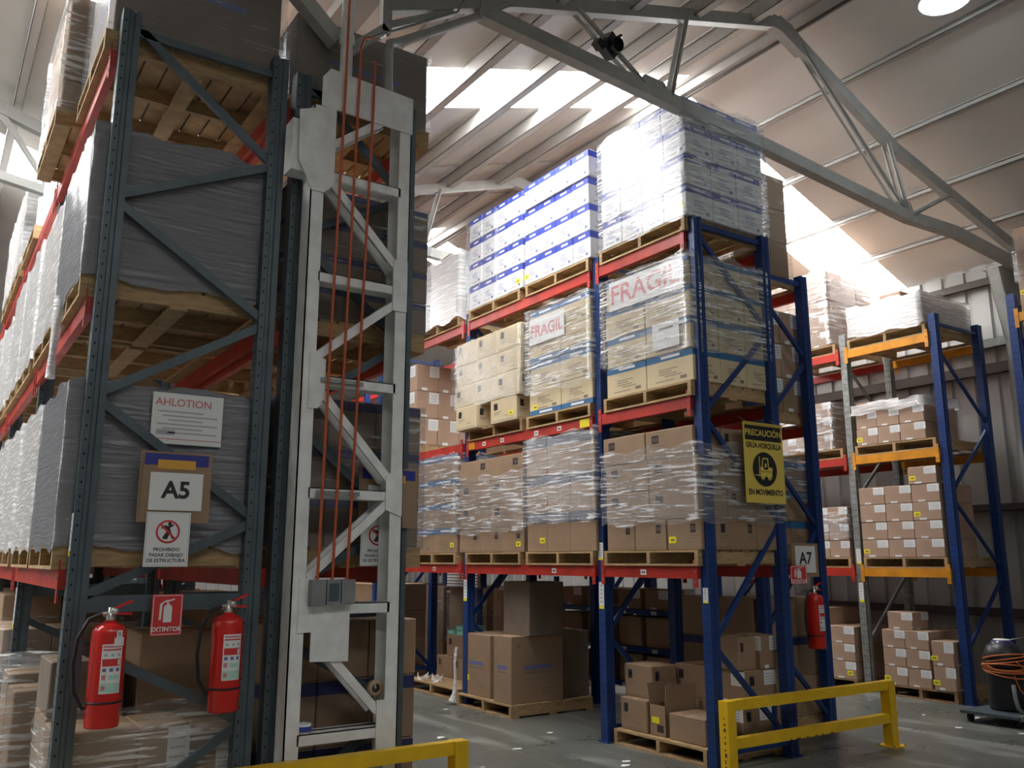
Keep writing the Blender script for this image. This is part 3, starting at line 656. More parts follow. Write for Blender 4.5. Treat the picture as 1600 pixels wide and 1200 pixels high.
# ground level
t = pallet(5.27, 6.35, 7.83, 8.93, 0, 'pallet on the floor under the two large cartons')
gG = 'loose cartons on the floor level of the blue rack'
def crt(lx, ly, lz, sty, x, y, z, label, rz=0, group=gG, lab=False):
    o = place(KIND[sty], carton_mesh(lx, ly, lz, sty), label, 'box', (x, y, z), rz, group)
    if lab: label_part(o, lx, ly, lz, 'xy')
    return o
o = crt(.62, .58, .66, 'big', 5.64, 8.62, T, 'large brown carton on the floor pallet, left of the pair'); sticker(o, .62, .6, .7, 1)
crt(.68, .34, .68, 'big', 5.63, 8.03, T, 'large brown carton on the floor pallet, front one showing faint blue print')
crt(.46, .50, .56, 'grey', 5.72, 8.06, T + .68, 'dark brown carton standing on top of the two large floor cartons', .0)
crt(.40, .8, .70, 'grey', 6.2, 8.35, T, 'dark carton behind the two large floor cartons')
t = pallet(5.40, 6.30, 9.12, 10.45, 0, 'half-empty pallet on the floor left of the large cartons')
crt(.38, .40, .26, 'brown', 6.02, 10.2, T, 'brown carton on the half-empty pallet, back left')
crt(.38, .40, .26, 'brown', 6.02, 9.78, T, 'brown carton on the half-empty pallet, below the mint packs')
crt(.38, .44, .27, 'brown', 6.05, 9.98, T + .26, 'brown carton stacked second on the half-empty pallet')
for i in range(3):
    mb = MB(); mb.box(5.88, 6.18, 9.80 + (i % 2) * .22, 10.0 + (i % 2) * .22, .66 + (i // 2) * .06, .715 + (i // 2) * .06, teal_m); mb.box(5.879, 6.181, 9.84 + (i % 2) * .22, 9.96 + (i % 2) * .22, .675 + (i // 2) * .06, .70 + (i // 2) * .06, green_ink)
    solo('mint_pack', mb, ['mint green flat pack on the stacked cartons, near one', 'mint green flat pack on the stacked cartons, far one', 'mint green flat pack lying on top of the other two'][i], 'pack', 'mint green packs', (6.03, 9.9 + (i % 2) * .22, .66 + (i // 2) * .06))
for i in range(5):
    z = T + (i // 2) * .13 if i < 4 else T + .26 + .0; x = 5.62 + (i % 2) * .13 if i < 4 else 5.66
    mb = MB(); mb.box(x, x + .12, 9.16, 9.30, z, z + .12, can_blue); mb.box(x - .001, x + .05, 9.159, 9.301, z + .07, z + .10, paper); mb.box(x - .001, x + .121, 9.159, 9.301, z + .012, z + .03, green_ink)
    solo('blue_pack', mb, ['bright blue pack at the foot of the blue pile, aisle side', 'bright blue pack at the foot of the blue pile, inner side', 'bright blue pack in the middle of the pile, aisle side', 'bright blue pack in the middle of the pile, inner side', 'single bright blue pack topping the pile by the upright'][i], 'pack', 'bright blue packs by the upright', (x + .06, 9.23, z))
mb = MB(); random.seed(3)
for q in range(26):
    a = Vector((5.5 + random.uniform(-.1, .1), 9.95 + random.uniform(-.2, .2), T + .004)); d = Vector((random.uniform(-.07, .07), random.uniform(-.09, .09), random.uniform(.0, .07)))
    mb.add([a, a + d, a + d + Vector((.03, .02, .03)), a + Vector((.02, .03, .01))], [(0, 1, 2, 3)], film_heavy_lit)
solo('crumpled_film', mb, 'crumpled silver film lying on the half-empty pallet', 'plastic film', loc=(5.5, 9.95, T))
mb = MB(); pts = [(5.29, 8.985, .62), (5.27, 8.985, .45), (5.28, 8.985, .3), (5.27, 8.985, .12), (5.25, 8.99, .03)]
mb.tube(pts, [.02, .018, .016, .022, .05], film_heavy_lit, 8); solo('film_strip', mb, 'strip of white film hanging down beside the large left carton', 'plastic film', loc=(5.27, 8.98, 0))
# bay next to the rack end
pallet(5.36, 6.28, 5.20, 6.32, 0, 'floor pallet inside the rack end with mixed open cartons')
o = crt(.36, .34, .27, 'brown', 5.60, 6.12, T, 'brown carton at the far corner of the rack-end floor pallet')
# open carton with raised flaps
t = thing('open_carton', 'open brown carton with two raised flaps on the rack-end pallet', 'box', (5.60, 5.86, T))
mb = MB(); g = .005; x0, x1, y0, y1, z0, z1 = 5.44, 5.80, 5.735, 5.935, T, T + .25
mb.box(x0, x1, y0, y0 + g, z0, z1, card_b); mb.box(x0, x1, y1 - g, y1, z0, z1, card_b); mb.box(x0, x0 + g, y0, y1, z0, z1, card_b); mb.box(x1 - g, x1, y0, y1, z0, z1, card_b); mb.box(x0, x1, y0, y1, z0, z0 + g, card_b)
mb.box(x0 - .001, x0, y0 + .03, y0 + .11, z0 + .03, z0 + .09, ink); part('body', mb, t)
mb = MB(); mb.box(x0 - .003, x0 - .001, y0 + .08, y0 + .17, z0 + .10, z0 + .15, sticker_y); part('yellow_sticker', mb, t, 'yellow sticker')
for a, tilt in ((y0, -.01), (y1 - g, .03)):
    mb = MB(); mb.add([(x0, a, z1), (x1, a, z1), (x1, a + tilt, z1 + .17), (x0, a + tilt, z1 + .17), (x0, a + g, z1), (x1, a + g, z1), (x1, a + tilt + g, z1 + .17), (x0, a + tilt + g, z1 + .17)], [(0, 1, 2, 3), (7, 6, 5, 4), (0, 4, 5, 1), (1, 5, 6, 2), (2, 6, 7, 3), (3, 7, 4, 0)], card_b); part('flap', mb, t)
crt(.34, .42, .21, 'plain', 5.60, 5.48, T, 'low plain carton at the near corner of the rack-end pallet')
crt(.36, .30, .28, 'brown', 6.0, 5.38, T, 'brown carton low in the middle of the rack end', lab=True)
crt(.34, .40, .28, 'brown', 6.0, 5.82, T, 'brown carton behind the low middle one in the rack end')
crt(.40, .36, .28, 'brown', 6.06, 5.40, T + .28, 'brown carton in the rack end, second up with a black mark on its side', lab=True)
crt(.30, .36, .28, 'brown', 5.66, 6.15, T + .27, 'brown carton atop the far corner carton of the rack-end pallet')
crt(.34, .38, .28, 'brown', 6.0, 5.82, T + .28, 'brown carton second up behind the black-marked one')
crt(.22, .30, .27, 'brown', 5.94, 5.40, T + .56, 'brown carton topping the rack-end pile, left one')
crt(.20, .30, .28, 'plain', 6.16, 5.36, T + .56, 'brown carton topping the rack-end pile, right one with papers', lab=True)
# ---- second blue row: loads seen in the gap at its end --------------------
g2 = 'cartons of the blue rack second row'
for z, nm in ((0, 'floor'), (1.552, 'first-shelf'), (2.962, 'middle-shelf'), (4.432, 'top-shelf')):
    pallet(6.60, 7.60, 5.76, 6.86, z, 'end pallet of the second blue row, %s level' % nm)
stack('floor end load, second blue row', 6.62, 5.76, T, .32, .37, [('plain', [.5, .5], 0, 0), ('blueband', [.5, .5], 0, 0), ('plain', [.5, .5], 0, 0)], 3, g2)
stack('first-shelf end load, second blue row', 6.62, 5.76, 1.552 + T, .32, .30, [('cream_band_grey', [.5, .5], 0, 0), ('cream_band_grey', [.5, .5], 0, 0), ('cream_band_grey', [.5, .5], 0, 0)], 3, g2)
wrap('film on the first-shelf end load of the second blue row', 6.59, 7.61, 5.74, 6.80, 1.552 + T + .5, 1.552 + T + .96, film_mid, .012)
stack('middle-shelf end load, second blue row', 6.62, 5.76, 2.962 + T, .32, .36, [('plain', [.5, .5], 0, 0), ('tag', [.5, .5], 0, 0), ('tag', [.5, .5], 0, 0)], 3, g2, labels='y')
stack('tall top end load, second blue row', 6.62, 5.76, 4.432 + T, .29, .38, [('plain', [.5, .5], 0, 0), ('plain', [.5, .5], 0, 0), ('plain', [.5, .5], 0, 0)], 3, g2)
wrap('dull film round the tall brown load topping the second blue row', 6.60, 7.52, 5.74, 6.80, 4.432 + T, 4.432 + T + 1.14, film_clear, .004)
for q, (y, sh) in enumerate(((9.3, 'near'), (10.5, 'middle'), (11.7, 'far'))):
    pallet(6.64, 7.60, y, y + 1.05, 0, '%s deep floor pallet of the second blue row' % sh, True)
    stack('%s deep floor load, second blue row' % sh, 6.66, y, T, .46, .36, [('plain', [.52, .52], 0, 0)] * 3, 1, g2)
    if sh != 'near': wrap('dull film round the %s deep floor load of the second blue row' % sh, 6.63, 7.15, y - .02, y + 1.06, T + .3, T + 1.1, film_clear)
for q, (y, sh) in enumerate(((7.0, 'second'), (8.25, 'third'), (9.45, 'fourth'), (10.75, 'fifth'), (11.95, 'sixth'))):  # added loads, mostly unseen, that block light behind the blue rack
    for z, nm in ((1.552, 'first'), (2.962, 'middle')):
        pallet(6.60, 7.60, y, y + 1.05, z, '%s added pallet on the %s shelf of the second blue row' % (sh, nm))
        stack('%s added load, %s shelf, second blue row' % (sh, nm), 6.62, y, z + T, .46, .30, [('plain', [.52, .52], 0, 0)] * 3, 1, g2)
for q, y in enumerate((11.5, 12.7)):  # added loads that close off and darken the far floor level
    pallet(5.40, 6.30, y, y + 1.0, 0, '%s added floor pallet far down the blue rack' % ORD[q], True)
    stack('%s added far floor load, blue rack' % ORD[q], 5.42, y, T, .42, .38, [('plain', [.5, .5], 0, 0)] * 3, 2, gG)
# small shelving deep inside the ground level
SH = thing('shelving_unit', 'dark blue low shelving with cartons behind the ground bay', 'shelf', (6.75, 7.0, 0))
for z in (.27, .66, 1.06):
    mb = MB(); mb.box(6.74, 7.46, 6.95, 9.05, z - .05, z, blue); s_ = part('shelf_board', mb, SH)
    for yy in (7.2, 7.7, 8.3): beamtag(s_, 6.74, yy, z - .045, .08, .035)
for yy in (6.95, 8.0, 9.0):
    mb = MB(); mb.box(6.74, 6.79, yy, yy + .05, 0, 1.4, blue); mb.box(7.41, 7.46, yy, yy + .05, 0, 1.4, blue); part('shelf_post', mb, SH)
for z, nm in ((.27, 'bottom board'), (.66, 'middle board'), (1.06, 'top board')):
    for i, yy in enumerate((7.1, 7.55, 8.12, 8.6)):
        crt(.4, .38, [.30, .32, .22][int(z > .5) + int(z > 1)], 'plain', 7.0, yy + .15, z, '%s brown carton on the %s of the low blue shelving' % (ORD[i], nm), 0, 'cartons on the low shelving', lab=(z > 1))
t = thing('slatted_panel', 'white slatted panel standing upright in the shadow behind the floor cartons', 'panel', (6.58, 10.9, 1.0))
zt = T + 1.08
mb = MB(); mb.box(6.60, 6.63, 10.60, 11.5, zt, zt + .32, grey_box); part('frame', mb, t)
mb = MB()
for q in range(7): mb.box(6.58, 6.60, 10.63, 11.47, zt + .02 + q * .042, zt + .045 + q * .042, paper)
part('slats', mb, t)
# ---- rack along the right wall --------------------------------------------
gD = 'labelled brown cartons on the wall rack'
cz = 1.503 + T
pallet(9.98, 11.05, 5.74, 6.84, 1.503, 'pallet on the first orange shelf of the wall rack')
stack('first orange shelf', 9.98, 5.76, cz, .36, .217, [('tag', [.36, .36, .36], 0, 0)] * 4, 2, gD, labels='x', faces='x', stick={(0, 2, 0): 1, (2, 0, 0): 1})
o = crt(.36, .36, .21, 'tag', 10.16, 5.96, cz + .868, 'single labelled carton topping the first orange shelf stack', 0, gD, True); sticker(o, .36, .36, .21, 1)
pallet(9.98, 11.05, 7.02, 8.12, 1.503, 'pallet on the first red shelf of the wall rack')
stack('first red shelf', 9.98, 7.03, cz, .36, .217, [('tag', [.30, .30, .30], 0, 0)] * 3, 2, gD, labels='x', faces='x')
wrap('glossy film on the first red shelf load', 9.95, 10.72, 7.01, 7.95, cz + .25, cz + .60, film_mid, .008)
cz = 2.913 + T
pallet(9.98, 11.05, 5.74, 6.84, 2.913, 'pallet on the second orange shelf of the wall rack')
stack('second orange shelf', 9.98, 5.86, cz, .36, .215, [('tag', [.33, .31, .30], 0, 0), ('tag', [.33, .31, .30], 0, 0), ('tag', [.30, .30], 0, .32, .12)], 2, gD, labels='x', faces='x', stick={(0, 2, 0): 1})
crt(.5, .5, .62, 'tag', 10.62, 6.05, cz, 'taller labelled carton at the back of the second orange shelf', 0, gD, True) if 0 else None
wrap('twisted white film band over the second orange shelf load', 9.95, 10.74, 5.84, 6.82, cz + .40, cz + .53, film_heavy_lit, .02)
pallet(9.98, 11.05, 7.02, 8.12, 2.913, 'pallet on the second red shelf of the wall rack')
stack('second red shelf', 9.98, 7.16, cz, .36, .215, [('tag', [.30, .30, .30], 0, 0)] * 3, 2, gD, labels='x', faces='x')
wrap('torn bright film round the second red shelf load', 9.95, 10.72, 7.13, 8.08, cz, cz + .64, film_mid, .012)
cz = 4.323 + T
pallet(9.98, 11.05, 5.74, 6.84, 4.323, 'pallet on the top orange shelf of the wall rack')
stack('top orange shelf', 9.98, 5.78, cz, .36, .20, [('tag', [.33, .33, .33], 0, 0)] * 2, 3, gD, labels='x', faces='x', stick={(0, 2, 0): 1})
wrap('white film drawn tight round the top orange shelf load', 9.95, 11.08, 5.75, 6.79, cz, cz + .42, film_heavy_lit, .008)
crt(.36, .30, .17, 'tag', 10.4, 6.32, cz + .40, 'small carton lying on the white-wrapped top orange shelf load', 0, gD)
pallet(9.98, 11.05, 7.02, 8.12, 4.323, 'pallet on the top red shelf of the wall rack')
stack('top red shelf', 9.98, 7.10, cz, .34, .215, [('tag', [.33, .33, .33], 0, 0)] * 5, 3, gD, labels='x', faces='x')
wrap('glaring white film round the tall load on the top red shelf', 9.95, 11.04, 7.07, 8.12, cz, cz + 1.08, film_mid, .012)
pallet(9.96, 10.95, 5.76, 6.66, 0, 'floor pallet under the wall rack orange bay', dark=True)
gf = 'labelled cartons on the floor under the wall rack'
stack('floor of orange bay', 9.96, 6.06, T, .36, .215, [('tag', [.30, .30], 0, 0), ('tag', [.30, .30], 0, 0), ('tag', [.30, .30], 0, 0)], 2, gf, labels='x', faces='x', stick={(0, 1, 0): 1})
o = crt(.34, .26, .27, 'tag', 10.12, 5.89, T, 'upright labelled carton at the near corner of the wall rack floor pallet', 0, gf, True); sticker(o, .34, .26, .27, 1)
o = crt(.34, .26, .28, 'tag', 10.12, 5.89, T + .27, 'upright labelled carton standing on the near corner carton', 0, gf, True); sticker(o, .34, .26, .28, 1)
crt(.34, .32, .21, 'tag', 10.16, 6.42, T + .645, 'labelled carton topping the floor pile in the orange bay', 0, gf, True)
pallet(9.96, 10.95, 7.05, 8.15, 0, 'floor pallet under the wall rack red bay', dark=True)
stack('floor of red bay', 9.96, 7.05, T, .36, .215, [('tag', [.35, .35, .35], 0, 0)] * 3 + [('tag', [.35, .3], 0, .38)], 2, gf, labels='x', faces='x', stick={(0, 0, 0): 0, (0, 1, 0): 1, (1, 1, 0): 1})
for q, (y, nm) in enumerate(((8.20, 'third'), (9.50, 'fourth'), (10.65, 'fifth'))):
    for z, fl in ((0, 'floor'), (1.503, 'first shelf'), (2.913, 'second shelf')):
        pallet(9.98, 11.0, y, y + 1.02, z, '%s pallet along the wall rack, %s' % (nm, fl), z == 0)
        stack('%s load along wall rack, %s' % (nm, fl), 9.98, y, z + T, .48, .30, [('tag', [.5, .5], 0, 0)] * 3, 2, gD, labels='x', faces='x')
cz = 4.323 + T
pallet(9.98, 11.0, 3.5, 4.6, 4.323, 'pallet on the orange beam at the right edge')
stack('load at the right photo edge', 9.98, 3.55, cz, .36, .28, [('tag', [.36, .36, .33], 0, 0)] * 3, 2, 'cartons on the shelf at the right edge', stick={(0, 2, 0): 1})
wrap('film on the cartons at the right photo edge', 9.96, 10.72, 3.53, 4.62, cz + .2, cz + .70, film_clear, .006)
# ---- grey rack, left row ---------------------------------------------------
gA = 'wrapped cartons on the grey rack left row'
def aload(lvl, i, y0, ly, h, x0=.64, lab='', flm=None, sty='plain', nz=3, dark=False, top=True):
    z = {1: 1.552, 2: 3.032, 3: 4.542}[lvl]; nmz = {1: 'first', 2: 'second', 3: 'top'}[lvl]
    pallet(x0 - .02, x0 + 1.04, y0, y0 + ly, z, '%s pallet from the near end on the %s shelf of the grey left row' % (ORD[i], nmz), dark)
    stack('%s load, %s shelf, grey left row' % (ORD[i], nmz), x0, y0, z + T, .34, h / nz, [(sty, [ly / 2, ly / 2], 0, 0)] * nz, 3, gA, 0.0, full=True)
    if flm: wrap('%s film of the %s load, %s shelf of the grey left row' % (lab, ORD[i], nmz), x0 - .02, x0 + 1.04, y0 - .02, y0 + ly + .02, z + T - .02, z + T + h + .02, flm, .008, top=top)
yA = [(5.16, 1.08), (6.33, 1.1), (7.70, 1.08), (8.86, 1.1), (10.2, 1.08), (11.36, 1.1)]
for i, (y, l) in enumerate(yA):
    aload(1, i, y, l, [.86, .90, .92, .95, .9, .95][i], .62, ['grey', 'pale', 'pale cream', 'wrinkled', 'dusty', 'creased'][i], film_shaded if i == 0 else film_heavy_lit)
    aload(2, i, y, l, [.88, .86, .95, 1.0, .9, 1.0][i], .62, ['shiny shade-toned', 'bright', 'bright ribbed', 'torn', 'glaring', 'smooth'][i], film_shaded if i == 0 else film_heavy_lit)
pallet(.60, 1.66, 5.16, 6.24, 4.542, 'end pallet on the top shelf of the grey left row')
crt(1.0, 1.04, .80, 'greybox', 1.14, 5.70, 4.542 + T, 'big dark printed carton on top of the grey left row', 0, gA)
wrap('dull film round the big dark carton topping the grey left row', .61, 1.67, 5.15, 6.25, 4.542 + T, 4.542 + T + .80, film_clear, .005)
aload(3, 1, 6.33, 1.1, .88, .50, 'torn hanging white', film_mid, 'plain', 4, top=False)
# pale drums on the top shelf farther back
pallet(.60, 1.64, 8.86, 9.96, 4.542, 'pallet under the pale blue drum on the grey rack top')
for i, (x, y) in enumerate(((.90, 9.15), (1.38, 9.15), (.90, 9.68))):
    t = thing('plastic_drum', ['pale blue plastic drum on the top shelf at the left edge', 'pale drum behind the front one, inner side', 'pale drum behind the front one, farther back'][i], 'drum', (x, y, 4.542 + T), group='pale plastic drums')
    zb = 4.542 + T
    mb = MB(); mb.lathe([(.001, 0), (.22, 0), (.235, .02), (.235, .10), (.23, .12), (.235, .14), (.235, .50), (.23, .52), (.24, .54), (.24, .56), (.19, .60), (.17, .66)], drum_m, (x, y, zb)); part('body', mb, t)
    mb = MB(); mb.lathe([(.175, .62), (.19, .62), (.19, .70), (.16, .71), (.001, .71)], paper, (x, y, zb)); part('lid', mb, t)
for i, (y, l) in enumerate(((10.2, 1.08), (11.36, 1.1))):
    stack('far top load %s, grey left row' % ORD[i], .62, y, 4.552 + T, .34, .3, [('plain', [l / 2, l / 2], 0, 0)] * 3, 1, gA, 0.0)
    pallet(.60, 1.64, y, y + l, 4.542, '%s far pallet on top of the grey left row' % ORD[i]); wrap('white film of the %s far load on top of the grey left row' % ORD[i], .60, 1.66, y - .02, y + l, 4.542 + T, 4.542 + T + .95, film_heavy_lit, .01, top=True)
# hanging film tail on the second shelf
mb = MB(); mb.tube([(.60, 5.9, 3.20), (.58, 5.88, 3.0), (.57, 5.86, 2.85), (.57, 5.85, 2.68)], [.05, .03, .02, .028], film_heavy_lit, 8); solo('film_strip', mb, 'twisted tail of film hanging from the second shelf of the grey rack', 'plastic film', loc=(.58, 5.88, 2.7))
# printed sheet on the shade-toned wrapped load
t = thing('product_sheet', 'white printed sheet with a red heading on the shade-toned wrapped load', 'sheet', (1.2, 5.12, 2.3)); 
mb = MB(); mb.box(1.02, 1.41, 5.112, 5.114, 2.24, 2.53, paper)
for q in range(6): mb.box(1.05 + (q % 3) * .03, 1.30 + (q % 2) * .08, 5.1112, 5.112, 2.42 - q * .024, 2.428 - q * .024, paper_ink)
mb.box(1.05, 1.15, 5.1112, 5.112, 2.29, 2.32, paper_ink); mb.box(1.02, 1.41, 5.1112, 5.112, 2.266, 2.271, rose); part('paper', mb, t)
text('heading', 'AHLOTION', .06, rose, t, (1.19, 5.1105, 2.475), bold=.001, label='rose red heading')
# ground loads, left row
gL = 'brown cartons on the floor level of the grey rack'
pallet(.68, 1.66, 5.18, 6.28, 0, 'floor pallet inside the end of the grey left row', dark=True)
crt(.40, .40, .60, 'plain', .90, 5.40, T, 'brown carton low behind the left extinguisher', 0, gL)
crt(.26, .40, .60, 'plain', 1.235, 5.40, T, 'narrow brown carton between the two extinguishers, low', 0, gL, True)
crt(.26, .40, .55, 'plain', 1.50, 5.40, T, 'brown carton low behind the right extinguisher', 0, gL, True)
crt(.46, .50, .54, 'plain', 1.42, 6.0, T + .5, 'taller brown carton behind the right extinguisher', 0, gL)
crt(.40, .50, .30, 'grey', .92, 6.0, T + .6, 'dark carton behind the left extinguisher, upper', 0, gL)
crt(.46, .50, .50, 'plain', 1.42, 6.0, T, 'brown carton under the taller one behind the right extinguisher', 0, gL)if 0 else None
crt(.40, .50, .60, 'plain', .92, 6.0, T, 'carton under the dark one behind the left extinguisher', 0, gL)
wrap('loose glossy film round the cartons behind the extinguishers', .66, 1.68, 5.16, 5.65, T, T + .66, film_mid, .02, top=False)
pallet(.60, 1.62, 6.45, 7.50, 0, 'floor pallet on the aisle side of the grey left row', dark=True)
for i, (y, h) in enumerate(((6.6, .66), (7.05, .72))):
    crt(.44, .40, h, 'plain', .84, y + .1, T, '%s brown carton on the aisle side floor pallet of the grey row' % ORD[i], 0, gL)
    crt(.44, .40, h, 'plain', 1.34, y + .1, T, '%s brown carton on the inner side floor pallet of the grey row' % ORD[i], 0, gL)
wrap('crumpled white film over the floor cartons at the lower left', .56, 1.62, 6.42, 7.46, T, T + .80, film_mid, .03, top=True)
pallet(.60, 1.62, 7.75, 8.85, 0, 'second floor pallet farther along the grey left row', dark=True)
stack('far floor load, grey left row', .62, 7.75, T, .34, .32, [('plain', [.54, .54], 0, 0)] * 3, 3, gL)
wrap('dark glossy film on the far floor load of the grey row', .60, 1.66, 7.73, 8.86, T + .3, T + .99, film_clear, .012)
for q, (y, nm) in enumerate(((9.0, 'third'), (10.3, 'fourth'), (11.6, 'fifth'), (13.0, 'sixth'))):  # added loads so the bright far wall stays hidden under the racks
    pallet(.68, 1.66, y, y + 1.05, 0, '%s added floor pallet deep in the grey left row' % nm, True)
    stack('%s added deep floor load, grey left row' % nm, .70, y, T, .47, .39, [('plain', [.52, .52], 0, 0)] * 3, 2, gL)
    pallet(1.76, 2.72, y - 1.4, y - .35, 0, '%s added floor pallet deep in the grey second row' % nm, True)
    stack('%s added deep floor load, grey second row' % nm, 1.78, y - 1.4, T, .46, .39, [('plain', [.52, .52], 0, 0)] * 3, 2, gL)
# ---- grey rack, second row -------------------------------------------------
gA2 = 'cartons of the grey rack second row'
for z, nm in ((0, 'floor'), (1.552, 'first-shelf'), (2.992, 'second-shelf'), (4.502, 'top-shelf')):
    pallet(1.74, 2.76, 5.17, 6.25, z, 'end pallet of the grey second row, %s level' % nm, dark=(z == 0))
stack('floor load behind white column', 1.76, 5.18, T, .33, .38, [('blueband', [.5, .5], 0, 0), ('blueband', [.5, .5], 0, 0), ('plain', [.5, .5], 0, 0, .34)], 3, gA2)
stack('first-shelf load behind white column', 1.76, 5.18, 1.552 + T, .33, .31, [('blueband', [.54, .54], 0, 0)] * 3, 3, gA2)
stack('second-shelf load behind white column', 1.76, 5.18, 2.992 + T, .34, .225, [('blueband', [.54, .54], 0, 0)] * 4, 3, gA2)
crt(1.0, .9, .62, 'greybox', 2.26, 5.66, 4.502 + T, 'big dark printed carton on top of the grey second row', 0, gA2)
wrap('dark clear film on the second-shelf load behind the white column', 1.74, 2.79, 5.16, 6.27, 2.992 + T, 2.992 + T + .90, film_clear, .006)
wrap('dull film on the first-shelf load behind the white column', 1.74, 2.77, 5.16, 6.27, 1.552 + T, 1.552 + T + .93, film_clear, .006)
wrap('thin film on the big dark carton at the top', 1.74, 2.78, 5.19, 6.13, 4.502 + T, 4.502 + T + .63, film_clear, .004)
for k, (y, l) in enumerate(((6.4, 1.08), (7.7, 1.08), (8.9, 1.08))):
    for z, nm in ((1.552, 'first'), (2.992, 'second')):
        stack('%s inner load, %s shelf, grey second row' % (ORD[k], nm), 1.80, y, z + T, .30, .31, [('plain', [l / 2, l / 2], 0, 0)] * 3, 3, gA2, 0)
        pallet(1.74, 2.74, y, y + l, z, '%s inner pallet on the %s shelf of the grey second row' % (ORD[k], nm))

# ---------------------------------------------------------------- white lattice column with conduits
WC = thing('lattice_column', 'white steel lattice column with three orange conduits in front of the grey rack', 'column', (2.13, 4.9, 0))
def wp(nm, mb): return part(nm, mb, WC)
ya, yb = 4.87, 5.02
def channel(x0, x1, z0, z1, open_right):
    mb = MB(); mb.box(x0, x1, ya, ya + .008, z0, z1, white_paint); mb.box(x0, x1, yb - .008, yb, z0, z1, white_paint)
    xs = x0 if open_right else x1 - .008; mb.box(xs, xs + .008, ya, yb, z0, z1, white_paint); return mb
wp('chord', channel(1.785, 1.87, .01, 4.42, True)); wp('chord', channel(2.385, 2.47, .01, 4.66, False))
for xa, za, xb, zb in ((1.90, 4.16, 2.30, 4.47), (1.92, 3.93, 2.39, 3.45), (2.40, 3.22, 1.88, 2.80), (1.90, 2.60, 2.38, 2.08), (2.38, 1.95, 1.88, 1.50), (2.02, 1.08, 2.34, .74)):
    for yy in (ya + .01, yb - .03):
        mb = MB(); mb.bar((xa, yy, za), (xb, yy, zb), .05, .02, white_paint); wp('lacing_bar', mb)
for z in (3.97, 3.30, 2.655, 1.985, 1.325, .625):
    for yy in (ya, yb - .045):
        mb = MB(); mb.box(1.86, 2.40, yy, yy + .006, z - .03, z + .03, white_paint); mb.box(1.86, 2.40, yy, yy + .045, z + .024, z + .03, white_paint); wp('batten', mb)
for poly in ([(1.83, 4.42), (1.83, 4.62), (1.88, 4.69), (2.05, 4.68), (2.47, 4.66), (2.47, 4.40)], [(1.69, 4.35), (1.87, 4.42), (1.93, 4.42), (1.93, 3.90), (1.87, 3.84), (1.79, 3.84), (1.70, 4.02)],
             [(2.36, 3.16), (2.36, 3.50), (2.46, 3.50), (2.46, 3.16)], [(1.83, 2.48), (1.83, 2.82), (1.93, 2.78), (1.93, 2.55), (1.89, 2.48)], [(2.35, 1.90), (2.35, 2.10), (2.40, 2.14), (2.46, 2.14), (2.46, 1.86)],
             [(1.83, 1.20), (1.83, 1.50), (2.12, 1.50), (2.14, 1.46), (2.14, 1.03), (1.91, 1.04), (1.91, 1.20)], [(2.33, .50), (2.33, .80), (2.44, .80), (2.44, .46)]):
    mb = MB(); mb.prism(poly, ya - .012, ya - .001, white_paint); wp('gusset_plate', mb)
mb = MB(); mb.box(1.66, 1.82, ya + .02, yb, 3.96, 4.30, white_paint); wp('bracket', mb)
mb = MB(); mb.box(1.70, 2.52, 4.84, 5.04, 0, .012, white_paint); wp('base_plate', mb)
mb = MB(); mb.tube([(2.02, 4.96, 4.66), (2.02, 4.96, 5.6)], .042, white_paint, 14); mb.lathe([(.05, 0), (.05, .08)], white_paint, (2.02, 4.96, 4.95)); o = solo('downpipe', mb, 'white round rain pipe rising from the lattice column to the roof', 'pipe', loc=(2.02, 4.96, 4.66))
mb = MB(); mb.tube([(2.12, 4.88, 4.99), (2.20, 4.90, 5.06), (2.45, 5.0, 5.27), (2.9, 5.02, 5.58), (2.98, 5.03, 5.75), (2.98, 5.05, 5.90)], .009, galv, 8); solo('grey_conduit', mb, 'thin grey conduit following the bent strut above the white column', 'conduit', loc=(2.12, 4.88, 4.99))
mb = MB(); mb.tube([(2.35, 5.0, 4.66), (2.35, 5.02, 5.05), (2.37, 5.04, 5.14), (2.45, 5.06, 5.19), (3.20, 5.1, 5.72)], .035, truss_paint, 8); solo('haunch_strut', mb, 'bent pale strut from the column head to the roof truss', 'strut', loc=(2.35, 5.0, 4.66))
CN = thing('conduit_run', 'three orange cable conduits running down the white column into grey boxes', 'conduit', (2.03, 4.83, 1.35))
yc = 4.835
for pts in ([(1.925, yc, 1.48), (1.945, yc, 3.0), (1.972, yc, 4.5), (1.975, yc, 5.3)], [(2.015, yc, 1.48), (2.04, yc, 3.0), (2.066, yc, 4.6), (2.07, yc, 4.90), (2.10, 4.85, 4.98), (2.18, 4.88, 5.03)], [(2.105, yc, 1.48), (2.14, yc, 3.0), (2.17, yc, 4.5), (2.17, yc, 4.83)]):
    mb = MB(); mb.tube(pts, .009, conduit_m, 8); part('conduit_pipe', mb, CN)
for i, x in enumerate((1.925, 2.015, 2.105)):
    mb = MB(); mb.box(x - .043, x + .040, 4.80, 4.857, 1.345 + (.005 * i), 1.49, grey_box); mb.box(x - .03, x + .03, 4.797, 4.80, 1.37, 1.47, slate if i == 1 else grey_box); part('junction_box', mb, CN)
for z in (1.985, 2.655):
    mb = MB(); mb.box(1.90, 2.17, 4.842, 4.857, z - .012, z + .012, galv); part('conduit_clip', mb, CN)
mb = MB(); mb.lathe([(.028, 0), (.048, 0), (.048, .052), (.028, .052), (.028, 0)], paper, (1.905, 4.91, .656)); mb.lathe([(.0485, .012), (.0485, .04)], band_blue, (1.905, 4.91, .656)); solo('tape_roll', mb, 'blue and white tape roll on the lowest crossbar of the white column', 'tape', loc=(1.905, 4.91, .656))
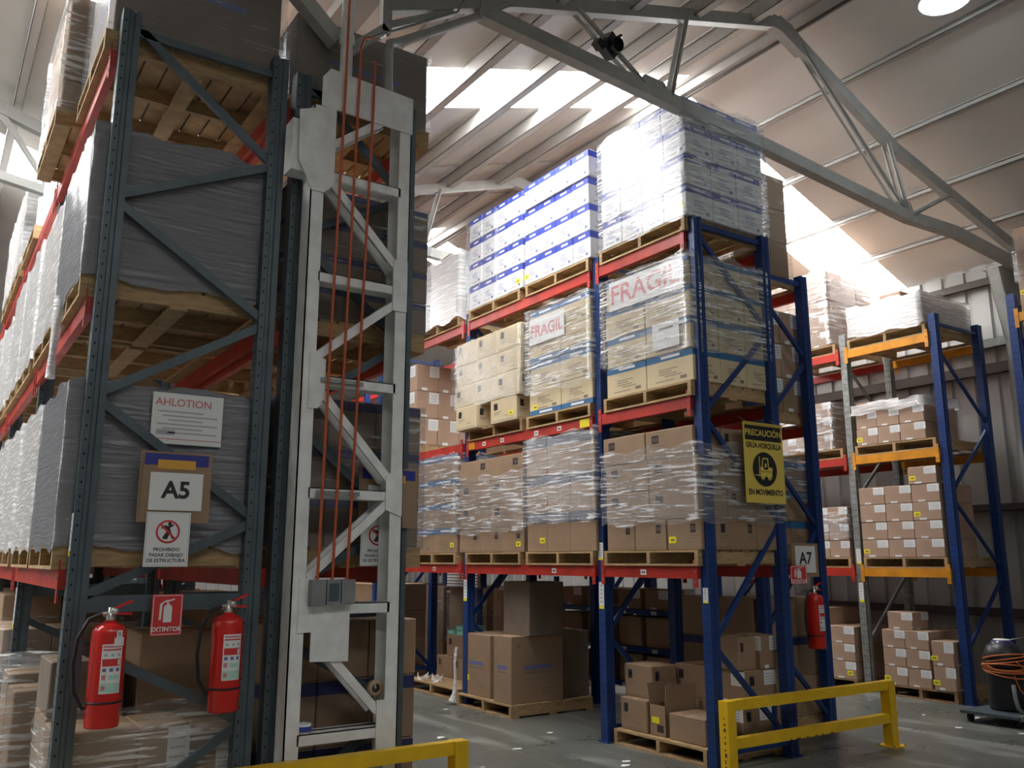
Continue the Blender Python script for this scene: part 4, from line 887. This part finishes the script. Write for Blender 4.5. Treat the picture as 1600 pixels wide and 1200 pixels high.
mb = MB(); mb.lathe([(.026, -.025), (.046, -.025), (.046, .025), (.026, .025), (.026, -.025)], tape_m, (2.345, 4.93, .86), 20, 'y'); solo('tape_roll', mb, 'clear tape roll wedged above the lower right gusset of the white column', 'tape', loc=(2.345, 4.93, .86))
mb = MB(); mb.box(-.09, .07, -.05, .05, -.09, .07, black_m); mb.lathe([(.06, -.1), (.075, 0)], black_m, (0, 0, 0), 14, 'y'); mb.tube([(-.02, 0, .05), (.02, 0, .16)], .015, black_m, 8); mb.box(-.14, -.06, -.04, .04, -.12, -.06, black_m)
o = solo('floodlight', mb, 'small black floodlight clamped to a truss strut', 'light'); o.location = (4.42, 5.06, 5.86); o.rotation_euler = (.3, .5, .2)

# ---------------------------------------------------------------- guard rails
def rail(x0, x1, y, label, ht=.55):
    t = thing('guard_rail', label, 'guard rail', ((x0 + x1) / 2, y, 0), group=None)
    for x in (x0, x1 - .09):
        mb = MB(); mb.box(x, x + .09, y, y + .09, .01, ht, yellow); p = part('post', mb, t)
        mb = MB(); mb.box(x - .045, x + .135, y - .045, y + .135, 0, .01, yellow)
        for dx, dy in ((-.03, -.03), (.12, -.03), (-.03, .12), (.12, .12)): mb.lathe([(.0001, .022), (.009, .022), (.009, .01)], galv, (x + dx, y + dy, 0), 8)
        part('base_plate', mb, p)
    for z in ((ht - .075, ht), (.20, .275)):
        mb = MB(); mb.box(x0 + .09, x1 - .09, y + .012, y + .078, z[0], z[1], yellow); part('bar', mb, t)
    mb = MB(); random.seed(5)
    for q in range(9):
        zz = .06 + q * .045; mb.box(x0 - .0012, x0, y + .03 + random.uniform(-.006, .006), y + .04 + random.uniform(0, .006), zz, zz + random.uniform(.01, .03), scuff)
    for q in range(6): 
        xx = x0 + .7 + q * .1 + random.uniform(-.02, .02); mb.box(xx, xx + random.uniform(.01, .05), y + .0108, y + .012, .2, .208, scuff)
    part('scuff_marks', mb, t)
rail(5.215, 7.36, 4.83, 'yellow two-bar guard rail in front of the blue rack end')
rail(.65, 2.86, 4.70, 'yellow guard rail at the bottom edge before the white column')

# ---------------------------------------------------------------- fire extinguishers and signs
def extinguisher(x, y, z0, h, label, slip=False, r=.083):
    t = thing('fire_extinguisher', label, 'fire extinguisher', (x, y, z0))
    mb = MB(); mb.lathe([(.001, .0), (r * .93, .0), (r * .97, .008), (r * .97, .075), (r, .08), (r, h - .06), (r * .95, h - .035), (r * .8, h - .015), (r * .5, h - .003), (.028, h), (.028, h + .012), (.001, h + .012)], ext_red, (x, y, z0), 36); part('cylinder', mb, t)
    mb = MB(); mb.lathe([(.022, 0), (.022, .035), (.016, .04), (.016, .065), (.001, .065)], chrome, (x, y, z0 + h + .01), 16); mb.tube([(x, y, z0 + h + .045), (x - .045, y - .01, z0 + h + .045)], .011, chrome, 10); mb.lathe([(.001, -.02), (.018, -.02), (.018, 0), (.001, 0)], chrome, (x + .012, y - .018, z0 + h + .055), 14, 'y'); part('valve', mb, t)
    for dz, up in ((.06, .045), (.045, -.005)):
        mb = MB(); mb.bar((x - .005, y, z0 + h + dz), (x + .10, y, z0 + h + dz + up), .012, .02, ext_red); part('lever', mb, t)
    mb = MB(); mb.tube([(x - .04, y - .01, z0 + h + .045), (x - .10, y - .01, z0 + h + .02), (x - .145, y - .01, z0 + h - .07), (x - .155, y - .005, z0 + h - .2), (x - .14, y, z0 + h - .33), (x - .10, y, z0 + h - .40), (x - .088, y, z0 + .09)], .0095, rubber, 10); part('hose', mb, t)
    mb = MB(); mb.lathe([(r + .0005, 0), (r + .003, 0), (r + .003, .01), (r + .0005, .01)], rubber, (x, y, z0 + .115), 30); part('strap', mb, t)
    mb = MB(); mb.box(x - .012, x + .012, y, 5.08 if y < 5.2 else y + .13, z0 + h + .022, z0 + h + .036, galv); part('hanging_bracket', mb, t)
    # printed label bent round the front of the cylinder
    mb = MB()
    def patch(a0, a1, z0_, z1_, mt, e=.0008):
        n = 8; vs = []
        for zz in (z0_, z1_):
            for i in range(n + 1):
                a = R(a0 + (a1 - a0) * i / n); vs.append((x + (r + e) * math.sin(a), y - (r + e) * math.cos(a), z0 + zz))
        mb.add(vs, [(i, i + 1, n + 2 + i, n + 1 + i) for i in range(n)], mt)
    a0, a1 = -28, 42; L0, L1 = .165, h - .10
    def lz(f): return L0 + (L1 - L0) * f
    patch(a0, a1, L0, L1, paper); patch(a0 + 4, a1 - 4, lz(.93), lz(.97), rose, .0014); patch(a0 + 4, a1 - 4, lz(.87), lz(.90), red_ink, .0014)
    for q in range(3): patch(a0 + 8 + q * 22, a0 + 18 + q * 22, lz(.75), lz(.80), paper_ink, .0014)
    patch(a0 + 4, a1 - 4, lz(.55), lz(.70), red_ink, .0014); patch(a1 - 16, a1 - 8, lz(.57), lz(.68), paper, .002)
    for q in range(3): patch(a0 + 6 + q * 22, a0 + 18 + q * 22, lz(.44), lz(.51), ink_blue, .0014)
    patch(a0 + 5, a0 + 18, lz(.28), lz(.38), rose, .0014); patch(a0 + 26, a1 - 8, lz(.28), lz(.37), paper_ink if 0 else green_ink, .0014)
    patch(a0 + 1, a1 - 1, lz(.02), lz(.21), green_ink, .0014); patch(a0 + 6, a0 + 18, lz(.07), lz(.16), rose, .002)
    if slip: patch(8, 44, L1 - .01, L1 + .03, paper, .003); patch(14, 36, L1 + .03, L1 + .065, paper, .003); patch(18, 30, L1 + .038, L1 + .056, paper_ink, .0036)
    part('instruction_label', mb, t, 'white and red instruction label'); return t
extinguisher(.868, 4.93, .79, .50, 'red fire extinguisher left of the EXTINTOR sign on the grey rack', True)
extinguisher(1.462, 4.93, .81, .50, 'red fire extinguisher right of the EXTINTOR sign, beside the grey post')
extinguisher(7.20, 5.50, .78, .50, 'red fire extinguisher hanging below the A7 sign')
def hangers(t, x0, x1, y, z):
    for x in (x0, x1):
        mb = MB(); mb.tube([(x, y + .001, z), (x, y + .06, z + .004), (x, 5.10 if y < 5.2 else 5.66, z + .01)], .003, galv, 6); part('tie_wire', mb, t)
def exsign(x0, x1, z0, z1, y, label, word=True):
    t = thing('extinguisher_sign', label, 'sign', ((x0 + x1) / 2, y, z0)); W = x1 - x0; H = z1 - z0
    mb = MB(); mb.box(x0, x1, y, y + .003, z0, z1, red_ink); e = .0012; b_ = W * .035
    for a in ((x0 + b_, x1 - b_, z1 - b_ * 1.6, z1 - b_), (x0 + b_, x1 - b_, z0 + b_, z0 + b_ * 1.6), (x0 + b_, x0 + b_ * 1.6, z0 + b_, z1 - b_), (x1 - b_ * 1.6, x1 - b_, z0 + b_, z1 - b_)): mb.box(a[0], a[1], y - e, y, a[2], a[3], paper)
    part('plate', mb, t); mb = MB(); c = (x0 + x1) / 2; e = .0024
    mb.prism([(c - .12 * W, z0 + .32 * H), (c + .15 * W, z0 + .32 * H), (c + .15 * W, z0 + .68 * H), (c + .10 * W, z0 + .74 * H), (c - .07 * W, z0 + .74 * H), (c - .12 * W, z0 + .68 * H)], y - e, y, paper)
    mb.box(c - .03 * W, c + .05 * W, y - e, y, z0 + .74 * H, z0 + .80 * H, paper); mb.prism([(c - .08 * W, z0 + .80 * H), (c + .22 * W, z0 + .86 * H), (c + .22 * W, z0 + .89 * H), (c - .1 * W, z0 + .84 * H)], y - e, y, paper)
    mb.prism([(c - .1 * W, z0 + .84 * H), (c - .1 * W, z0 + .81 * H), (c - .17 * W, z0 + .74 * H), (c - .19 * W, z0 + .38 * H), (c - .26 * W, z0 + .38 * H), (c - .25 * W, z0 + .76 * H)], y - e, y, paper); part('pictogram', mb, t, 'white extinguisher pictogram')
    hangers(t, x0 + .03, x1 - .03, y, z1 - .02)
    if word: text('lettering', 'EXTINTOR', W * .20, paper, t, (c, y - .0014, z0 + .15 * H), bold=.001, label='white lettering')
exsign(1.085, 1.245, 1.205, 1.42, 5.035, 'red EXTINTOR sign between the two extinguishers')
exsign(6.90, 7.14, 1.375, 1.55, 5.52, 'small red extinguisher sign below and left of the A7 sheet')
def noentry(x0, x1, z0, z1, y, label):
    t = thing('warning_sign', label, 'sign', ((x0 + x1) / 2, y, z0)); c = (x0 + x1) / 2; H = z1 - z0; W = x1 - x0
    mb = MB(); mb.box(x0, x1, y, y + .003, z0, z1, paper); b_ = .006
    for a in ((x0 + b_, x1 - b_, z1 - b_ - .001, z1 - b_), (x0 + b_, x1 - b_, z0 + b_, z0 + b_ + .001), (x0 + b_, x0 + b_ + .001, z0 + b_, z1 - b_), (x1 - b_ - .001, x1 - b_, z0 + b_, z1 - b_)): mb.box(a[0], a[1], y - .0006, y, a[2], a[3], ink_blue)
    part('plate', mb, t); zc = z0 + H * .64; r = W * .27
    mb = MB(); px = [(-.02, -.5), (.12, -.15), (.30, -.5), (.40, -.45), (.18, .05), (.12, .25), (.38, .42), (.32, .5), (.02, .38), (-.25, .42), (-.45, .25), (-.38, .18), (-.2, .28), (-.1, .2), (-.12, -.05), (-.35, -.42), (-.25, -.48)]
    mb.prism([(c + a * r * 1.3, zc + b2 * r * 1.3) for a, b2 in px], y - .001, y, ink); mb.lathe([(.0001, -.001), (r * .16, -.001), (r * .16, 0)], ink, (c + r * .12, y, zc + r * .68), 12, 'y'); part('pictogram', mb, t, 'black walking figure')
    mb = MB(); mb.lathe([(r * .84, -.0022), (r, -.0022), (r, -.001), (r * .84, -.001), (r * .84, -.0022)], red_ink, (c, y, zc), 36, 'y'); mb.bar((c - r * .66, y - .0018, zc + r * .66), (c + r * .66, y - .0018, zc - r * .66), r * .16, .001, red_ink); part('prohibition_ring', mb, t, 'red prohibition ring')
    hangers(t, x0 + .03, x1 - .03, y, z1 - .02)
    for i, s_ in enumerate(('PROHIBIDO', 'PASAR DEBAJO', 'DE ESTRUCTURA')): text('lettering', s_, .026, ink, t, (c, y - .001, z0 + H * (.31 - i * .10)), bold=.0005)
def cardsign(x0, x1, z0, z1, y, word, label, sheet, strip=True):
    t = thing('aisle_sign', label, 'sign', ((x0 + x1) / 2, y, z0))
    mb = MB(); mb.box(x0, x1, y, y + .006, z0, z1, card_b)
    for q in range(7): mb.box(x0 + .01, x0 + .012 + q * .0, y - .0003, y, z0 + .02, z1 - .02, ink_soft)
    part('cardboard_backing', mb, t)
    if strip:
        mb = MB(); mb.box(x0 + .02, x1 - .02, y - .002, y, z1 - .075, z1 - .012, tape_blue); part('blue_strip', mb, t, 'blue printed strip')
        mb = MB(); mb.box(x0 + .09, x1 - .09, y - .003, y - .001, z1 - .095, z1 - .045, tape_orange); part('orange_tape', mb, t, 'orange tape')
    sx0, sx1, sz0, sz1 = sheet
    mb = MB(); mb.box(sx0, sx1, y - .006, y - .004, sz0, sz1, paper); part('paper_sheet', mb, t, 'white sheet')
    hangers(t, x0 + .03, x1 - .03, y, z1 - .02)
    if word: text('lettering', word, (sz1 - sz0) * .62, ink, t, ((sx0 + sx1) / 2, y - .0068, (sz0 + sz1) / 2 + .005), bold=.004, label='bold black lettering')
cardsign(.965, 1.345, 1.80, 2.185, 5.02, 'A5', 'A5 sign on cardboard with a blue strip, tied to the grey rack', (1.02, 1.30, 1.865, 2.07))
noentry(1.015, 1.245, 1.565, 1.855, 5.005, 'white sign with red ring reading PROHIBIDO PASAR DEBAJO DE ESTRUCTURA')
cardsign(2.25, 2.66, 1.80, 2.175, 5.035, '', 'cardboard aisle sign mostly hidden behind the white column', (2.31, 2.55, 1.865, 2.06))
noentry(2.27, 2.50, 1.565, 1.855, 5.028, 'white prohibition sign with red ring behind the white column')
cardsign(6.98, 7.38, 1.44, 1.76, 5.56, 'A7', 'A7 sign sheet on cardboard at the end of the second blue row', (7.03, 7.33, 1.48, 1.735), False)
# yellow forklift sign
t = thing('forklift_sign', 'yellow and black sign warning of moving forklift on the blue rack end', 'sign', (6.0, 4.98, 2.075))
yy = 5.0; x0, x1, z0, z1 = 5.745, 6.25, 2.075, 2.765; c = (x0 + x1) / 2
mb = MB(); mb.box(x0, x1, yy, yy + .004, z0, z1, sign_yel); mb.box(x0, x1, yy - .01, yy + .01, z1 - .008, z1, sign_yel); part('plate', mb, t)
mb = MB(); mb.box(x0 + .02, x1 - .02, yy - .0012, yy, 2.61, 2.74, sign_black); part('black_banner', mb, t)
text('lettering', 'PRECAUCIÓN', .076, sign_yel, t, (c, yy - .002, 2.675), sx=.98, bold=.0015, label='yellow lettering'); text('lettering', 'GRÚA HORQUILLA', .064, sign_black, t, (c, yy - .001, 2.565), sx=.82, bold=.0025); text('lettering', 'EN MOVIMIENTO', .066, sign_black, t, (c, yy - .001, 2.165), sx=.86, bold=.0025)
mb = MB(); zc = 2.365; n = 40; mb.add([(c + .155 * math.cos(2 * math.pi * i / n), yy - .0012, zc + .148 * math.sin(2 * math.pi * i / n)) for i in range(n)], [tuple(range(n))], sign_black); part('black_disc', mb, t)
mb = MB(); e = yy - .0024
def pf(poly): mb.prism([(c + a * .15, zc + b_ * .15) for a, b_ in poly], e, e + .001, sign_yel)
pf([(-.38, -.15), (.62, -.15), (.66, .0), (.62, .12), (.30, .12), (.25, -.02), (-.1, -.02), (-.1, .12), (-.38, .12)]); pf([(-.40, -.42), (.60, -.42), (.60, -.12), (-.40, -.12)])
pf([(-.30, .12), (-.22, .12), (-.10, .58), (.22, .58), (.26, .12), (.34, .12), (.32, .66), (-.16, .66)]); pf([(-.02, .12), (.14, .12), (.16, .3), (.06, .36), (.0, .3)]); pf([(-.52, -.42), (-.46, -.42), (-.40, .72), (-.46, .74)]); pf([(-.85, -.38), (-.42, -.40), (-.42, -.33), (-.85, -.33)])
for a in (-.2, .38): mb.lathe([(.0001, -.0008), (.026, -.0008), (.026, 0)], sign_yel, (c + a * .15, e, zc - .45 * .15), 16, 'y')
part('forklift_pictogram', mb, t, 'yellow forklift pictogram')
mb = MB(); mb.tube([(x0 + .05, yy + .002, z1), (x0 + .05, 5.09, z1 + .06)], .003, galv, 6); mb.tube([(x1 - .05, yy + .002, z1), (x1 - .05, 5.09, z1 + .06)], .003, galv, 6); part('wire', mb, t)

# ---------------------------------------------------------------- floor machine with coiled cable at the right
t = thing('cleaning_machine', 'dark machine with a coil of orange cable on a low trolley at the right', 'machine', (9.55, 4.75, 0))
mb = MB(); mb.box(9.15, 10.1, 4.45, 5.15, .10, .13, slate); mb.box(9.15, 10.1, 4.44, 4.47, .09, .15, galv); part('trolley_deck', mb, t)
for x, y in ((9.25, 4.52), (10.0, 4.52), (9.25, 5.08), (10.0, 5.08)):
    mb = MB(); mb.lathe([(.001, -.02), (.05, -.02), (.05, .02), (.001, .02)], rubber, (x, y, .05), 16, 'y'); part('wheel', mb, t)
mb = MB(); mb.lathe([(.001, .14), (.19, .14), (.20, .18), (.20, .62), (.22, .66), (.22, .74), (.17, .86), (.10, .90), (.001, .90)], black_m, (9.62, 4.82, 0)); part('tank', mb, t)
mb = MB(); mb.lathe([(.001, .925), (.09, .925), (.11, .915), (.13, .88)], purple_m, (9.62, 4.82, 0)); mb.lathe([(.001, .935), (.085, .934), (.09, .925)], paper, (9.62, 4.82, 0)); part('lid', mb, t, 'violet lid with a pale top')
mb = MB(); random.seed(11)
for q in range(9):
    rr_ = .235 + random.uniform(-.01, .03); zc = .55 + q * .022; ax, ay = random.uniform(-.06, .06), random.uniform(-.05, .05)
    mb.tube([(9.62 + rr_ * math.cos(a * math.pi / 12), 4.80 + rr_ * math.sin(a * math.pi / 12), zc + ax * math.cos(a * math.pi / 12) + ay * math.sin(a * math.pi / 12)) for a in range(25)], .008, cord_m, 6, False)
mb.tube([(9.40, 4.6, .55), (9.42, 4.56, .40), (9.50, 4.54, .32), (9.62, 4.54, .34), (9.7, 4.56, .45)], .007, cord_m, 6); mb.tube([(9.45, 4.58, .70), (9.62, 4.56, .58), (9.8, 4.58, .62)], .008, cord_m, 6); part('cable_coil', mb, t, 'orange cable coil')
mb = MB(); mb.tube([(9.36, 4.6, .45), (9.30, 4.56, .30), (9.32, 4.55, .2), (9.40, 4.55, .15)], .022, grey_box, 10); mb.tube([(9.85, 4.56, .52), (9.92, 4.52, .38), (9.95, 4.5, .26)], .028, grey_box, 10); mb.tube([(9.55, 4.52, .2), (9.68, 4.5, .24), (9.8, 4.5, .17)], .018, paper, 10); part('hose', mb, t, 'grey hose')
mb = MB(); mb.tube([(9.95, 4.9, .14), (10.02, 4.92, .9), (10.02, 4.7, .95), (9.95, 4.66, .14)], .013, galv, 8); part('handle', mb, t)
mb = MB(); mb.lathe([(.001, -.03), (.06, -.03), (.06, .03), (.001, .03)], ext_red, (9.98, 4.5, .30), 16, 'y'); part('motor_cap', mb, t, 'red motor cap')

t.scale = (.86, .86, .86); t.location.x -= .22; t.location.y += .10

# ---------------------------------------------------------------- scraps on the floor
random.seed(21)
spots = [(4.98, 5.72), (5.18, 7.03), (5.0, 8.7), (5.1, 10.57), (4.865, 5.60), (3.6, 6.7), (4.2, 7.4), (4.0, 8.0), (3.9, 6.2), (4.4, 8.8), (4.5, 6.6), (9.2, 6.07), (8.9, 6.9), (9.0, 5.6), (8.6, 5.0), (9.3, 5.2), (8.2, 5.6), (9.4, 6.5), (8.8, 4.5), (8.4, 6.4), (9.1, 4.9), (4.7, 9.6), (3.4, 7.7), (8.7, 7.5), (9.0, 4.2)]
for i, (x, y) in enumerate(spots):
    mb = MB(); n = 6; a0 = random.uniform(0, 6); s_ = random.uniform(.018, .04); vs = [(x + s_ * random.uniform(.6, 1.2) * math.cos(a0 + 6.28 * k / n) * 1.5, y + s_ * random.uniform(.6, 1.1) * math.sin(a0 + 6.28 * k / n), .002 + random.uniform(0, .006)) for k in range(n)]
    mb.add(vs, [tuple(range(n))], paper); solo('paper_scrap', mb, 'small white scrap of paper or film lying on the concrete floor', 'scrap', 'white scraps on the floor', (x, y, 0))


# ---------------------------------------------------------------- cartons buried inside the loads (nothing of them shows) are left out
HIDDEN = "p 5 5 5 5 5 5 5 5 4 4 k 3 3 3 5 4 4 9 4 d 4 f 4 3 3 f 3 3 u 3 1 3 1 3 5 3 1 3 4 1 3 1 3 j 1 1 1 1 1 3 1 1 1 1 1 1 1 1 1 1 1 1 1 1 1 1 1 1 1 1 1 3 1 1 1 1 1 1 1 1 1 1 1 1 1 1 1 1 1 1 1 1 1 1 1 1 1 1 1 b 3 3 5 r 4 4 25 4 4 3 1 3 3 3 2 1 2 1 2 3 3 1 2 1 1 1 1 1 1 1 1 1 1 1 1 1 1 1 1 1 1 1 1 1 1 1 1 1 1 1 1 1 2 1 2 1 1 1 1 1 1 1 1 1 1 1 1 1 1 1 1 1 1 1 1 2 4 4 7 1 5 1 5 1 5 1 5 1 5 1 2 1 2 1 2 1 2 1 2 1 2 1 2 1 2 1 2 1 2 1 2 1 2 1 2 1 2 1 2 1 2 1 2 1 2 1 2 1 2 1 2 1 2 1 2 1 2 1 2 1 2 1 2 1 2 1 2 1 2 1 2 1 2 1 2 1 2 1 2 1 2 1 2 1 2 1 2 1 2 1 2 1 2 1 2 1 2 1 2 1 2 1 2 1 2 1 2 1 2 1 2 1 2 1 2 1 2 1 2 1 2 1 2 1 2 1 2 1 2 1 3 1 2 1 2 1 2 1 2 1 2 1 2 1 2 1 k 2 w 3 3 c 3 3 2 2 1 2 1 2 2 3 3 2 1 1 1 1 1 1 1 1 g 4 4 8 4 4 2 1 1 1 1 1 1 1 1 1 1 1 1 1 1 1 1 1 1 1 1 1 1 1 1 1 1 1 1 1 1 1 1 1 1 1 1 1 1 1 1 1 1 1 1 1 1 1 1 1 1 1 1 1 1 1 1 1 1 1 1 1 1 1 1 1 1 1 1 1 1 1"
k = 0
for n_ in [int(v, 36) for v in HIDDEN.split()] if HIDDEN[0] != '#' else []:
    k += n_
    for c in list(CARTONS[k].children): bpy.data.objects.remove(c)
    bpy.data.objects.remove(CARTONS[k])
